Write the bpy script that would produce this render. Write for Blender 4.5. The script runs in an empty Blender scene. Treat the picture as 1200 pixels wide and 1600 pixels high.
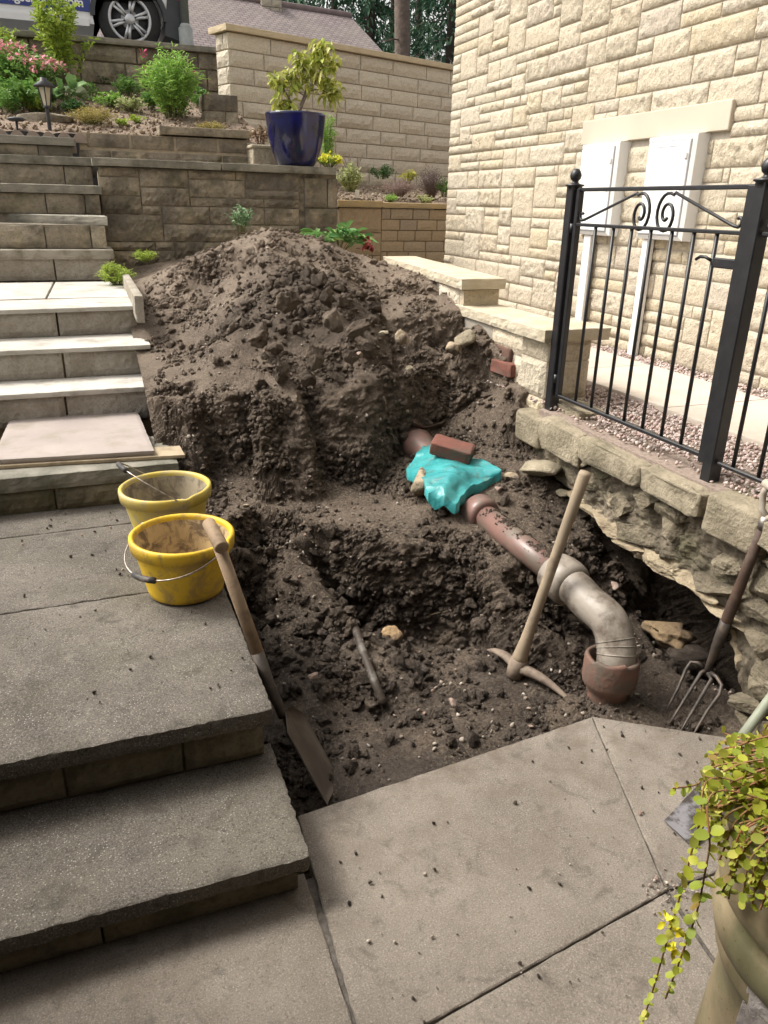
import bpy, bmesh, math, random
import numpy as np
from mathutils import Vector, geometry
sc = bpy.context.scene
R_ = math.radians
# ------------------------------------------------------------------ camera
F_PX, CX, CY = 1180.0, 600.0, 800.0
PITCH, YAW, ROLL, HC = R_(22.1), R_(-20.85), R_(1.25), 1.7
fw = np.array([-math.sin(YAW)*math.cos(PITCH), math.cos(YAW)*math.cos(PITCH), -math.sin(PITCH)])
rt = np.array([math.cos(YAW), math.sin(YAW), 0.0]); up = np.cross(rt, fw)
RT = rt*math.cos(ROLL)+up*math.sin(ROLL); UP = -rt*math.sin(ROLL)+up*math.cos(ROLL)
CAM = np.array([0, 0, HC])
cd = bpy.data.cameras.new("camera"); cam = bpy.data.objects.new("camera", cd); sc.collection.objects.link(cam)
from mathutils import Matrix
cam.matrix_world = Matrix(((RT[0], UP[0], -fw[0], 0), (RT[1], UP[1], -fw[1], 0), (RT[2], UP[2], -fw[2], HC), (0, 0, 0, 1)))
cd.sensor_fit = 'VERTICAL'; cd.sensor_height = 24.0; cd.lens = 24.0*F_PX/1600.0
cd.clip_start = 0.05; cd.clip_end = 500
sc.camera = cam
# ------------------------------------------------------------------ sky, sun, exposure
SUN_EL, SUN_AZ = 52.0, 300.0            # azimuth clockwise from +Y: light from the left and the far side
w = bpy.data.worlds.new("World"); sc.world = w; w.use_nodes = True
nt = w.node_tree; nt.nodes.clear()
sky = nt.nodes.new('ShaderNodeTexSky'); sky.sky_type = 'NISHITA'; sky.sun_disc = False
sky.sun_elevation = R_(SUN_EL); sky.sun_rotation = R_(SUN_AZ); sky.dust_density = 5.0; sky.air_density = 1.0; sky.ozone_density = 1.0
hs = nt.nodes.new('ShaderNodeHueSaturation'); hs.inputs['Saturation'].default_value = 0.15
tint = nt.nodes.new('ShaderNodeMix'); tint.data_type = 'RGBA'; tint.blend_type = 'MULTIPLY'; tint.inputs[0].default_value = 1.0
tint.inputs[7].default_value = (1.0, 0.965, 0.915, 1)
bg = nt.nodes.new('ShaderNodeBackground'); bg.inputs[1].default_value = 0.15
wo = nt.nodes.new('ShaderNodeOutputWorld')
nt.links.new(sky.outputs[0], hs.inputs['Color']); nt.links.new(hs.outputs[0], tint.inputs[6]); nt.links.new(tint.outputs[2], bg.inputs[0]); nt.links.new(bg.outputs[0], wo.inputs[0])
sl = bpy.data.lights.new("sun", 'SUN'); sl.energy = 1.45; sl.angle = R_(16); sl.color = (1.0, 0.95, 0.87)
so = bpy.data.objects.new("sun", sl); sc.collection.objects.link(so)
az, el = R_(SUN_AZ), R_(SUN_EL)
sd = Vector((math.sin(az)*math.cos(el), math.cos(az)*math.cos(el), math.sin(el)))
so.rotation_euler = sd.to_track_quat('Z', 'Y').to_euler(); so.location = sd*30
sc.view_settings.view_transform = 'Standard'; sc.view_settings.look = 'None'; sc.view_settings.gamma = 1
sc.view_settings.exposure = 1.08
sc.cycles.max_bounces = 6; sc.cycles.diffuse_bounces = 3; sc.cycles.use_denoising = True
# ------------------------------------------------------------------ measuring: a point of the place seen at pixel (x, y) of the 1200x1600 photo
def ray(x, y): return fw + RT*(x-CX)/F_PX - UP*(y-CY)/F_PX
def onz(x, y, z): d = ray(x, y); return CAM + d*(z-HC)/d[2]
def ony(x, y, Y): d = ray(x, y); return CAM + d*Y/d[1]
def onx(x, y, X): d = ray(x, y); return CAM + d*X/d[0]
A = np.array
# ------------------------------------------------------------------ noise
_rs = np.random.RandomState(7); _perm = _rs.permutation(256); _perm = np.concatenate([_perm, _perm, _perm])
_g = _rs.normal(size=(256, 3)); _g /= np.linalg.norm(_g, axis=1)[:, None]
def pn(P):
    P = np.asarray(P, float); i = np.floor(P).astype(int); f = P-i; i &= 255
    u = f*f*f*(f*(f*6-15)+10); out = np.zeros(len(P))
    for dx in (0, 1):
        for dy in (0, 1):
            for dz in (0, 1):
                h = _perm[_perm[_perm[(i[:, 0]+dx) & 255]+((i[:, 1]+dy) & 255)]+((i[:, 2]+dz) & 255)]
                wgt = (u[:, 0] if dx else 1-u[:, 0])*(u[:, 1] if dy else 1-u[:, 1])*(u[:, 2] if dz else 1-u[:, 2])
                out += wgt*((_g[h]*(f-A([dx, dy, dz]))).sum(1))
    return out
def fbm(P, octv=4, gain=0.5):
    s = np.zeros(len(P)); a = 1.0; P = np.asarray(P, float)
    for o in range(octv): s += a*pn(P*2**o+o*17.3); a *= gain
    return s
def billow(P, octv=4, gain=0.5):
    s = np.zeros(len(P)); a = 1.0
    for o in range(octv): s += a*(np.abs(pn(P*2**o+o*11.7))*2); a *= gain
    return s
def unit_(v): return v/(np.linalg.norm(v)+1e-9)
def sst(x, a, b): t = np.clip((x-a)/(b-a), 0, 1); return t*t*(3-2*t)
# ------------------------------------------------------------------ objects
COL = sc.collection
def tag(o, label=None, cat=None, group=None, kind=None):
    if label: o['label'] = label
    if cat: o['category'] = cat
    if group: o['group'] = group
    if kind: o['kind'] = kind
    return o
def empty(name, loc, label, cat, group=None, kind=None):
    o = bpy.data.objects.new(name, None); COL.objects.link(o); o.location = Vector(loc); o.empty_display_size = 0.05
    return tag(o, label, cat, group, kind)
def wloc(p):
    v = Vector((0, 0, 0))
    while p is not None: v += p.location; p = p.parent
    return v
def mesh(name, V, Fc, mat, parent=None, smooth=False):
    me = bpy.data.meshes.new(name); V = np.asarray(V, float)
    if parent is not None: V = V-np.array(wloc(parent))
    if isinstance(Fc, np.ndarray):
        n, k = Fc.shape
        me.vertices.add(len(V)); me.vertices.foreach_set('co', V.astype(np.float32).ravel())
        me.loops.add(n*k); me.loops.foreach_set('vertex_index', Fc.astype(np.int32).ravel())
        me.polygons.add(n); me.polygons.foreach_set('loop_start', np.arange(0, n*k, k, dtype=np.int32))
        me.update(calc_edges=True); me.validate()
    else:
        me.from_pydata(V.tolist(), [], Fc); me.update()
    if smooth: me.polygons.foreach_set('use_smooth', [True]*len(me.polygons))
    for m in (mat if isinstance(mat, (list, tuple)) else [mat]): me.materials.append(m)
    o = bpy.data.objects.new(name, me); COL.objects.link(o)
    if parent is not None: o.parent = parent
    return o
def frame_of(d):
    d = A(d, float); d = d/np.linalg.norm(d); a = A([0, 0, 1.]) if abs(d[2]) < .9 else A([1., 0, 0])
    u = np.cross(a, d); u /= np.linalg.norm(u); return u, np.cross(d, u), d
class MB:
    def __init__(s): s.V = []; s.F = []; s.n = 0
    def add(s, V, Fc):
        V = np.asarray(V, float); s.V.append(V); s.F += [tuple(int(i)+s.n for i in f) for f in Fc]; s.n += len(V); return s
    def box(s, c, size, ax=None, taper=1.0):
        c = A(c, float); h = A(size, float)/2
        P = A([[x, y, z] for z in (-1, 1) for y in (-1, 1) for x in (-1, 1)], float)*h
        P[4:, :2] *= taper
        if ax is not None: P = P@A(ax, float)
        return s.add(P+c, [(0, 2, 3, 1), (4, 5, 7, 6), (0, 1, 5, 4), (2, 6, 7, 3), (0, 4, 6, 2), (1, 3, 7, 5)])
    def bbox(s, lo, hi): lo, hi = A(lo, float), A(hi, float); return s.box((lo+hi)/2, hi-lo)
    def bevbox(s, c, size, ax=None, b=.004):
        hx, hy, hz = A(size, float)/2; V = []; Fc = []
        for (x, y, z) in [(-1, -1, -1), (1, -1, -1), (1, 1, -1), (-1, 1, -1), (-1, -1, 1), (1, -1, 1), (1, 1, 1), (-1, 1, 1)]:
            V += [(x*(hx-b), y*(hy-b), z*hz), (x*hx, y*(hy-b), z*(hz-b)), (x*(hx-b), y*hy, z*(hz-b))]
        bm = bmesh.new()
        for v in V: bm.verts.new(v)
        r = bmesh.ops.convex_hull(bm, input=bm.verts[:]); bm.verts.index_update()
        P = A([v.co[:] for v in bm.verts]); Fc = [[v.index for v in f.verts] for f in bm.faces]; bm.free()
        if ax is not None: P = P@A(ax, float)
        return s.add(P+A(c, float), Fc)
    def tube(s, pts, rad, n=12, cap=True, sq=False):
        pts = [A(p, float) for p in pts]; m = len(pts)
        if not hasattr(rad, '__len__'): rad = [rad]*m
        u0, v0, _ = frame_of(pts[1]-pts[0]); V = []
        for i, p in enumerate(pts):
            d = pts[min(i+1, m-1)]-pts[max(i-1, 0)]; d = d/np.linalg.norm(d)
            u0 = u0-d*(u0@d); u0 /= np.linalg.norm(u0); v0 = np.cross(d, u0)
            for k in range(n):
                a = 2*math.pi*(k+(.5 if sq else 0))/n; V.append(p+rad[i]*(math.cos(a)*u0+math.sin(a)*v0))
        Fc = [(i*n+k, i*n+(k+1) % n, (i+1)*n+(k+1) % n, (i+1)*n+k) for i in range(m-1) for k in range(n)]
        if cap: Fc += [tuple(range(n-1, -1, -1)), tuple((m-1)*n+k for k in range(n))]
        return s.add(V, Fc)
    def lathe(s, prof, c=(0, 0, 0), d=(0, 0, 1), n=32, fn=None):
        u, v, d = frame_of(d); c = A(c, float); V = []; m = len(prof)
        for (r, h) in prof:
            for k in range(n):
                a = 2*math.pi*k/n; rr, hh = (r, h) if fn is None else fn(r, h, a)
                V.append(c+d*hh+rr*(math.cos(a)*u+math.sin(a)*v))
        return s.add(V, [(i*n+k, i*n+(k+1) % n, (i+1)*n+(k+1) % n, (i+1)*n+k) for i in range(m-1) for k in range(n)])
    def sphere(s, c, r, n=12, sc_=(1, 1, 1)):
        V = []; c = A(c, float)
        for i in range(n+1):
            t = math.pi*i/n
            for k in range(n*2):
                a = math.pi*k/n; V.append(c+r*A([math.sin(t)*math.cos(a)*sc_[0], math.sin(t)*math.sin(a)*sc_[1], math.cos(t)*sc_[2]]))
        q = n*2
        return s.add(V, [(i*q+k, (i+1)*q+k, (i+1)*q+(k+1) % q, i*q+(k+1) % q) for i in range(n) for k in range(q)])
    def build(s, name, mat, parent=None, smooth=False):
        return mesh(name, np.vstack(s.V), s.F, mat, parent, smooth)
# ------------------------------------------------------------------ materials
class NT:
    def __init__(s, name):
        s.m = bpy.data.materials.new(name); s.m.use_nodes = True; s.t = s.m.node_tree; s.b = s.t.nodes['Principled BSDF']
        s.tc = s.t.nodes.new('ShaderNodeTexCoord')
    def n(s, typ, **kw):
        x = s.t.nodes.new(typ)
        for k, v in kw.items(): setattr(x, k, v)
        return x
    def L(s, a, b): s.t.links.new(a, b)
    def noise(s, scale, detail=5, rough=.55, dist=0, vec=None):
        x = s.n('ShaderNodeTexNoise'); x.inputs['Scale'].default_value = scale; x.inputs['Detail'].default_value = detail
        x.inputs['Roughness'].default_value = rough; x.inputs['Distortion'].default_value = dist
        s.L(vec or s.tc.outputs['Object'], x.inputs['Vector']); return x.outputs['Fac']
    def ramp(s, fac, stops):
        x = s.n('ShaderNodeValToRGB'); e = x.color_ramp.elements
        while len(e) < len(stops): e.new(0.5)
        for el, (p, c) in zip(e, stops): el.position = p; el.color = c if len(c) == 4 else (*c, 1)
        s.L(fac, x.inputs[0]); return x.outputs[0]
    def mr(s, fac, a, b, c=0, d=1):
        x = s.n('ShaderNodeMapRange'); s.L(fac, x.inputs[0])
        for i, v in enumerate((a, b, c, d)): x.inputs[i+1].default_value = v
        return x.outputs[0]
    def mix(s, fac, a, b, mode='MIX'):
        x = s.n('ShaderNodeMix', data_type='RGBA', blend_type=mode)
        for idx, v in ((0, fac), (6, a), (7, b)):
            if hasattr(v, 'links'): s.L(v, x.inputs[idx])
            elif idx == 0: x.inputs[0].default_value = v
            else: x.inputs[idx].default_value = (*v, 1)
        return x.outputs[2]
    def math(s, op, a, b=0.0):
        x = s.n('ShaderNodeMath', operation=op)
        for i, v in enumerate((a, b)):
            if hasattr(v, 'links'): s.L(v, x.inputs[i])
            else: x.inputs[i].default_value = v
        return x.outputs[0]
    def vor(s, scale, feat='F1', out='Distance', rnd=1.0):
        x = s.n('ShaderNodeTexVoronoi', feature=feat); x.inputs['Scale'].default_value = scale; x.inputs['Randomness'].default_value = rnd
        s.L(s.tc.outputs['Object'], x.inputs['Vector']); return x.outputs[out]
    def island(s): return s.n('ShaderNodeNewGeometry').outputs['Random Per Island']
    def bump(s, h, strength=.5, dist=.005):
        x = s.n('ShaderNodeBump'); x.inputs['Strength'].default_value = strength; x.inputs['Distance'].default_value = dist
        s.L(h, x.inputs['Height'])
        if s.b.inputs['Normal'].links: s.L(s.b.inputs['Normal'].links[0].from_socket, x.inputs['Normal'])
        s.L(x.outputs[0], s.b.inputs['Normal'])
    def fin(s, col, rough=.8, spec=.3, metal=0, **kw):
        for k, v in (('Base Color', col), ('Roughness', rough)):
            if hasattr(v, 'links'): s.L(v, s.b.inputs[k])
            else: s.b.inputs[k].default_value = (*v, 1) if k == 'Base Color' else v
        s.b.inputs['Specular IOR Level'].default_value = spec; s.b.inputs['Metallic'].default_value = metal
        return s.m
def simple(name, c1, c2, scale=20, rough=.7, bump=.3, bs=60, bd=.003, spec=.3, metal=0, dirt=None, dscale=6, dlo=.5, dhi=.7):
    N = NT(name); c = N.mix(N.mr(N.noise(scale, 6), .35, .65), c1, c2)
    if dirt: c = N.mix(N.mr(N.noise(dscale, 8, .65), dlo, dhi), c, dirt)
    if bump: N.bump(N.noise(bs, 5), bump, bd)
    return N.fin(c, rough, spec, metal)
def m_soil(name='soil', clod=False):
    N = NT(name)
    base = N.ramp(N.noise(3.0, 8, .62), [(.3, (.050, .036, .026)), (.5, (.122, .091, .067)), (.72, (.215, .166, .124))])
    base = N.mix(N.mr(N.noise(75, 6, .8), .47, .66), base, (.33, .265, .20))
    base = N.mix(N.mr(N.noise(120, 4, .65), .48, .34, 0, .85), base, (.024, .018, .014))
    if clod: base = N.mix(N.mr(N.island(), 0, 1, 0, .55), base, (.05, .037, .029))
    sep = N.n('ShaderNodeSeparateXYZ'); N.L(N.n('ShaderNodeNewGeometry').outputs['Position'], sep.inputs[0])
    vd = N.n('ShaderNodeVectorMath', operation='DISTANCE'); N.L(N.n('ShaderNodeNewGeometry').outputs['Position'], vd.inputs[0]); vd.inputs[1].default_value = (1.2, 4.55, 1.0)
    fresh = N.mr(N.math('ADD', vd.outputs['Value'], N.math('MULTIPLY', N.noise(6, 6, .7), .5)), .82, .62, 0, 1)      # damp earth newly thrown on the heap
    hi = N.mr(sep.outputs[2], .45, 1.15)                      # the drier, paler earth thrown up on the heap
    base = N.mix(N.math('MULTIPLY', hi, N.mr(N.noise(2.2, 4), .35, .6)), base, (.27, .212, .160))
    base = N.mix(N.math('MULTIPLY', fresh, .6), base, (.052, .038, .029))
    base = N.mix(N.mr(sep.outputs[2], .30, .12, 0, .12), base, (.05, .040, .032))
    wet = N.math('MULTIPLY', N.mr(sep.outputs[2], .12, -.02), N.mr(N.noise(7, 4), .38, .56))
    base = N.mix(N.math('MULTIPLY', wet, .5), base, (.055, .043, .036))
    N.bump(N.noise(60, 10, .8), 1.0, .022); N.bump(N.noise(220, 5, .75), 1.0, .006)
    rg = N.mr(wet, 0, 1, .86, .24)
    return N.fin(base, rg, .35)
def m_concrete(name, lo=(.085, .076, .066), hi=(.19, .172, .15), speck=.6, green=0.0, grain=.7):
    N = NT(name)
    c = N.ramp(N.noise(2.3, 9, .66), [(.32, lo), (.68, hi)]); c = N.mix(N.mr(N.island(), 0, 1, 0, .28), c, tuple(x*.72 for x in hi))
    c = N.mix(N.mr(N.noise(230, 3, .7), .48, .68, 0, grain), c, tuple(x*1.75 for x in hi))
    c = N.mix(N.mr(N.noise(160, 2, .5), .43, .3, 0, grain), c, tuple(x*.5 for x in lo))
    c = N.mix(N.mr(N.noise(9, 9, .72, 1.2), .54, .66, 0, .55), c, tuple(x*.62 for x in lo)); c = N.mix(N.mr(N.noise(13, 8, .7), .60, .70, 0, .35), c, (.30, .27, .235))
    sp = N.math('LESS_THAN', N.vor(110), .20); sp = N.math('MULTIPLY', sp, N.mr(N.noise(9, 3), .35, .60, 0, speck))
    c = N.mix(sp, c, (.48, .45, .42))
    c = N.mix(N.mr(N.noise(5.5, 7, .7), .58, .70, 0, .6), c, tuple(x*.55 for x in lo))
    if grain < .5:
        sp2 = N.n('ShaderNodeSeparateXYZ'); N.L(N.n('ShaderNodeNewGeometry').outputs['Position'], sp2.inputs[0])       # mud trodden off the dig
        c = N.mix(N.math('MULTIPLY', N.mr(sp2.outputs[1], 1.15, 1.75, .25, 1), N.mr(N.noise(7, 9, .72), .46, .62, 0, .6)), c, (.135, .105, .08))
    if green: c = N.mix(N.mr(N.noise(4, 6), .45, .65, 0, green), c, (.075, .078, .035))
    N.bump(N.noise(190, 5, .75), .35+.7*grain, .005); N.bump(N.noise(14, 6), .4, .006)
    return N.fin(c, .88, .25)
def m_stone(name, cols, dark=None, damt=.5, bs=45, bd=.006, ds=3.5, rough=.9, moss=0, yel=None, bstr=.8):
    N = NT(name); r = N.island()
    st = [(i/(len(cols)-1), c) for i, c in enumerate(cols)]
    c = N.ramp(r, st)
    c = N.mix(N.mr(N.noise(28, 6, .65), .35, .7, 0, .5), c, tuple(min(1, x*1.3) for x in cols[-1]))
    c = N.mix(N.mr(N.noise(60, 5, .7), .5, .32, 0, .45), c, tuple(x*.45 for x in cols[0]))
    if yel: c = N.mix(N.mr(N.noise(6, 4), .5, .68, 0, .6), c, yel)
    if dark: c = N.mix(N.mr(N.noise(ds, 8, .65), .44, .62, 0, damt), c, dark)
    if moss: c = N.mix(N.mr(N.noise(5.5, 7, .65), .52, .68, 0, moss), c, (.075, .085, .03))
    N.bump(N.noise(bs, 7, .65), bstr, bd)
    return N.fin(c, rough, .2)
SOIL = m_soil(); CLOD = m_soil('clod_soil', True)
CONC = m_concrete('aggregate_concrete', (.066, .058, .049), (.155, .138, .118), .6, green=.15)
FLAG = m_concrete('patio_concrete', (.140, .121, .100), (.262, .229, .193), .35, grain=.45)
CREAM = m_stone('split_cream_stone', [(.48, .42, .315), (.57, .505, .395), (.54, .465, .34), (.59, .525, .415), (.53, .445, .30), (.49, .43, .35)], bs=48, bd=.016, rough=.92, bstr=1.0)
CREAM_M = simple('cream_mortar', (.52, .475, .40), (.46, .415, .35), 30, .95)
CREAM2 = m_stone('garden_wall_stone', [(.54, .48, .385), (.62, .56, .45), (.58, .515, .41), (.53, .475, .39)], bs=34, bd=.022)
BUFF = m_stone('smooth_buff_stone', [(.40, .30, .19), (.47, .36, .23), (.43, .34, .24), (.36, .29, .22)], bs=40, bd=.003, bstr=.5)
COPE = simple('cast_coping', (.54, .48, .37), (.44, .38, .275), 8, .9, .7, 60, .005)
OLDST = m_stone('old_gritstone', [(.21, .18, .135), (.36, .31, .235), (.27, .23, .17), (.46, .40, .30), (.15, .13, .11)], dark=(.075, .066, .054), damt=.75, bs=30, bd=.014, ds=4, moss=.3, yel=(.40, .33, .22))
OLDM = simple('old_mortar', (.22, .19, .145), (.13, .11, .085), 12, .95, .8, 50, .006, dirt=(.05, .045, .035))
MORT = simple('pale_mortar', (.42, .36, .26), (.30, .26, .19), 15, .95, .6, 60, .004)
DARKCOPE = simple('weathered_tread', (.19, .18, .15), (.29, .27, .225), 7, .9, .7, 90, .005, dirt=(.085, .085, .06), dscale=3)
NEWTREAD = simple('new_sandstone', (.42, .40, .36), (.52, .495, .45), 3, .85, .5, 50, .004, dirt=(.27, .245, .205), dscale=7, dlo=.50, dhi=.74)
NEWRISE = m_stone('new_riser_stone', [(.31, .28, .235), (.37, .34, .29)], bs=26, bd=.018, dark=(.20, .165, .12), damt=.5, ds=5)
PLUM = simple('mauve_sandstone', (.30, .258, .24), (.36, .312, .285), 3, .82, .4, 60, .003, dirt=(.24, .21, .165), dscale=5, dlo=.48, dhi=.72)
WOOD = simple('sawn_timber', (.44, .36, .25), (.33, .26, .175), 12, .8, .4, 60, .002, dirt=(.22, .17, .11), dscale=7)
BLACKM = simple('black_gate_paint', (.012, .012, .014), (.02, .02, .022), 20, .38, .25, 150, .001, spec=.5, dirt=(.12, .11, .10), dscale=60, dlo=.68, dhi=.75)
WHITE = simple('white_plastic', (.80, .80, .79), (.76, .76, .75), 4, .45, 0)
GREYM = simple('grey_line', (.30, .30, .31), (.34, .34, .35), 10, .6, 0)
# ------------------------------------------------------------------ block walls
def block(mb, O, u, v, n, w_, h_, rel, dep, rng, res=.03, amp=.5, ew=.022, fr=22):
    nu, nv = max(4, int(w_/res)), max(4, int(h_/res))
    S = np.concatenate([[0], np.linspace(.12*ew*2, w_-.12*ew*2, nu), [w_]]); T = np.concatenate([[0], np.linspace(.12*ew*2, h_-.12*ew*2, nv), [h_]])
    s, t = np.meshgrid(S, T, indexing='ij'); s = s.ravel(); t = t.ravel()
    P = O+np.outer(s, u)+np.outer(t, v)
    e = np.minimum(np.minimum(s, w_-s), np.minimum(t, h_-t)); k = sst(e, -.002, ew)
    off = rng.uniform(0, 50)
    d = rel*k*(1+amp*fbm(P*fr+off, 4, .55)*1.6)+rel*k*.35*rng.uniform(-1, 1)
    j = .15*ew*pn(P*15+off)
    P = P+np.outer(d+j*.3, n)+np.outer(j*(1-k), u)*.6+np.outer(j*(1-k), v)*.6
    a, b = nu+2, nv+2
    idx = np.arange(a*b).reshape(a, b)
    Fc = [(idx[i, q], idx[i+1, q], idx[i+1, q+1], idx[i, q+1]) for i in range(a-1) for q in range(b-1)]
    ring = list(idx[:, 0])+list(idx[-1, 1:])+list(idx[-2::-1, -1])+list(idx[0, -2:0:-1])
    B = P[ring]-n*dep; base = a*b
    m = len(ring); Fc += [(ring[(i+1) % m], ring[i], base+i, base+(i+1) % m) for i in range(m)]
    mb.add(np.vstack([P, B]), Fc)
def wallframe(O, u, n):
    u = A(u, float); u /= np.linalg.norm(u); n = A(n, float); n = n/np.linalg.norm(n); return A(O, float), u, A([0, 0, 1.]), n
def coursed(mb, O, u, n, L, rows, wr, rel, joint=.009, dep=.03, seed=1, top=None, **kw):
    O, u, v, n = wallframe(O, u, n); rng = random.Random(seed); z = 0
    for ri, h in enumerate(rows):
        x = -rng.uniform(0, wr[1]*.5) if ri % 2 else 0
        while x < L-.01:
            w_ = rng.uniform(*wr); x0 = max(x, 0); x1 = min(x+w_, L)
            if L-x1 < .05: x1 = L
            if x1-x0 > .03 and (top is None or z+h*.6 < top(x0)):
                block(mb, O+u*(x0+joint/2)+v*(z+joint/2), u, v, n, x1-x0-joint, h-joint, rel*rng.uniform(.6, 1.2), dep, rng, **kw)
            x = x1 if x1 == L else x+w_
        z += h
def random_rubble(mb, O, u, n, L, H, unit, cw, rel, seed=1, holes=(), joint=.009, **kw):
    O, u, v, n = wallframe(O, u, n); rng = random.Random(seed); nc, nr = int(L/cw), int(H/unit)
    used = np.zeros((nr, nc), bool)
    for (a0, a1, b0, b1) in holes: used[max(0, int(round(b0/unit))):int(round(b1/unit)), max(0, int(round(a0/cw))):int(round(a1/cw))] = True
    for r in range(nr):
        for c in range(nc):
            if used[r, c]: continue
            h = rng.choices([1, 2, 3], [.48, .48, .04])[0]; h = min(h, nr-r)
            wd = rng.randint(3 if h == 1 else 4, 9) if h < 3 else rng.randint(5, 7)
            ww = 0
            while ww < wd and c+ww < nc and not used[r, c+ww]: ww += 1
            while h > 1 and used[r:r+h, c:c+ww].any(): h -= 1
            if ww < 4: h = 1
            if c+ww < nc and not used[r, c+ww] and nc-(c+ww) < 2: ww = nc-c
            used[r:r+h, c:c+ww] = True
            block(mb, O+u*(c*cw+joint/2)+v*(r*unit+joint/2), u, v, n, ww*cw-joint, h*unit-joint, rel*rng.uniform(.6, 1.3), .03, rng, **kw)
def slab(mb, quad, th, res=.03, amp=.004, edge=.004, fr=30, down=(0, 0, -1)):
    """rough-edged slab under the quad a,b,c,d (top face, counter-clockwise)"""
    a, b, c, d = [A(p, float) for p in quad]
    nu = max(3, int(np.linalg.norm(b-a)/res)); nv = max(3, int(np.linalg.norm(d-a)/res))
    S, T = np.meshgrid(np.linspace(0, 1, nu+1), np.linspace(0, 1, nv+1), indexing='ij'); S = S.ravel(); T = T.ravel()
    P = (np.outer((1-S)*(1-T), a)+np.outer(S*(1-T), b)+np.outer(S*T, c)+np.outer((1-S)*T, d))
    idx = np.arange((nu+1)*(nv+1)).reshape(nu+1, nv+1)
    Fc = [(idx[i, q], idx[i+1, q], idx[i+1, q+1], idx[i, q+1]) for i in range(nu) for q in range(nv)]
    ring = list(idx[:, 0])+list(idx[-1, 1:])+list(idx[-2::-1, -1])+list(idx[0, -2:0:-1]); m = len(ring)
    cen = P.mean(0); out = P[ring]-cen; 
    nrm = np.zeros((m, 3))
    for i in range(m):
        t = P[ring[(i+1) % m]]-P[ring[i-1]]; q = np.cross(t, A([0, 0, 1.])); nrm[i] = q/(np.linalg.norm(q)+1e-9)
    R0 = P[ring]
    P = P+np.outer(amp*.5*fbm(P*8, 3), [0, 0, 1]); P[ring] -= nrm*edge*.8+np.outer(np.ones(m), [0, 0, edge*.5])
    levels = [P]; Q = []; dn = A(down, float); base = len(P); prev = ring; K = max(3, int(th/.012))
    for k in range(1, K+1):
        f = (k-.6)/K if k < K else 1
        L_ = R0+dn*th*f; L_ = L_+nrm*(amp*1.6*fbm(L_*fr, 3)-(edge if k == K else 0))[:, None]
        Q.append(L_); cur = list(range(base, base+m)); base += m
        Fc += [(prev[(i+1) % m], prev[i], cur[i], cur[(i+1) % m]) for i in range(m)]; prev = cur
    Q.append((R0.mean(0)+dn*th)[None]); Fc += [(prev[i], base, prev[(i+1) % m])[::-1] for i in range(m)]
    mb.add(np.vstack([P]+Q), Fc)
def rect(x0, x1, y0, y1, z): return [(x0, y0, z), (x1, y0, z), (x1, y1, z), (x0, y1, z)]
# ------------------------------------------------------------------ lumps
def ico(sub):
    bm = bmesh.new(); bmesh.ops.create_icosphere(bm, subdivisions=sub, radius=1)
    V = A([v.co[:] for v in bm.verts]); Fc = A([[v.index for v in f.verts] for f in bm.faces]); bm.free(); return V, Fc
ICO = {k: ico(k) for k in (1, 2, 3, 4)}
def rock_variants(n, sub, rough=.5, flat=.7, seed=0, ang=0):
    out = []; V, Fc = ICO[sub]; rs = np.random.RandomState(seed)
    for i in range(n):
        o = rs.uniform(0, 40, 3); d = 1+rough*fbm(V*1.3+o, 3, .6)
        P = V*d[:, None]
        if ang:
            for _ in range(ang):
                q = rs.normal(size=3); q /= np.linalg.norm(q); h = rs.uniform(.45, .75); ex = np.clip(P@q-h, 0, None); P = P-np.outer(ex, q)
        P = P*A([1, rs.uniform(.65, .95), flat*rs.uniform(.75, 1.1)]); out.append((P, Fc))
    return out
def rotm(rs, n):
    q = rs.normal(size=(n, 4)); q /= np.linalg.norm(q, axis=1)[:, None]; w_, x, y, z = q.T
    return np.stack([1-2*(y*y+z*z), 2*(x*y-z*w_), 2*(x*z+y*w_), 2*(x*y+z*w_), 1-2*(x*x+z*z), 2*(y*z-x*w_), 2*(x*z-y*w_), 2*(y*z+x*w_), 1-2*(x*x+y*y)], 1).reshape(n, 3, 3)
def scatter(name, variants, P, S, mat, seed=0, parent=None, smooth=True, yaw_only=False):
    rs = np.random.RandomState(seed); P = np.asarray(P); n = len(P); which = rs.randint(len(variants), size=n)
    if yaw_only:
        a = rs.uniform(0, 6.28, n); Rm = np.zeros((n, 3, 3)); Rm[:, 0, 0] = np.cos(a); Rm[:, 0, 1] = -np.sin(a); Rm[:, 1, 0] = np.sin(a); Rm[:, 1, 1] = np.cos(a); Rm[:, 2, 2] = 1
    else: Rm = rotm(rs, n)
    VV = []; FF = []; base = 0
    for k, (V, Fc) in enumerate(variants):
        ix = np.where(which == k)[0]
        if not len(ix): continue
        W = np.einsum('nij,vj->nvi', Rm[ix], V)*np.asarray(S)[ix][:, None, None]+P[ix][:, None, :]
        VV.append(W.reshape(-1, 3)); FF.append((Fc[None]+(np.arange(len(ix))*len(V))[:, None, None]).reshape(-1, Fc.shape[1])+base); base += len(ix)*len(V)
    return mesh(name, np.vstack(VV), np.vstack(FF), mat, parent, smooth)
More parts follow.
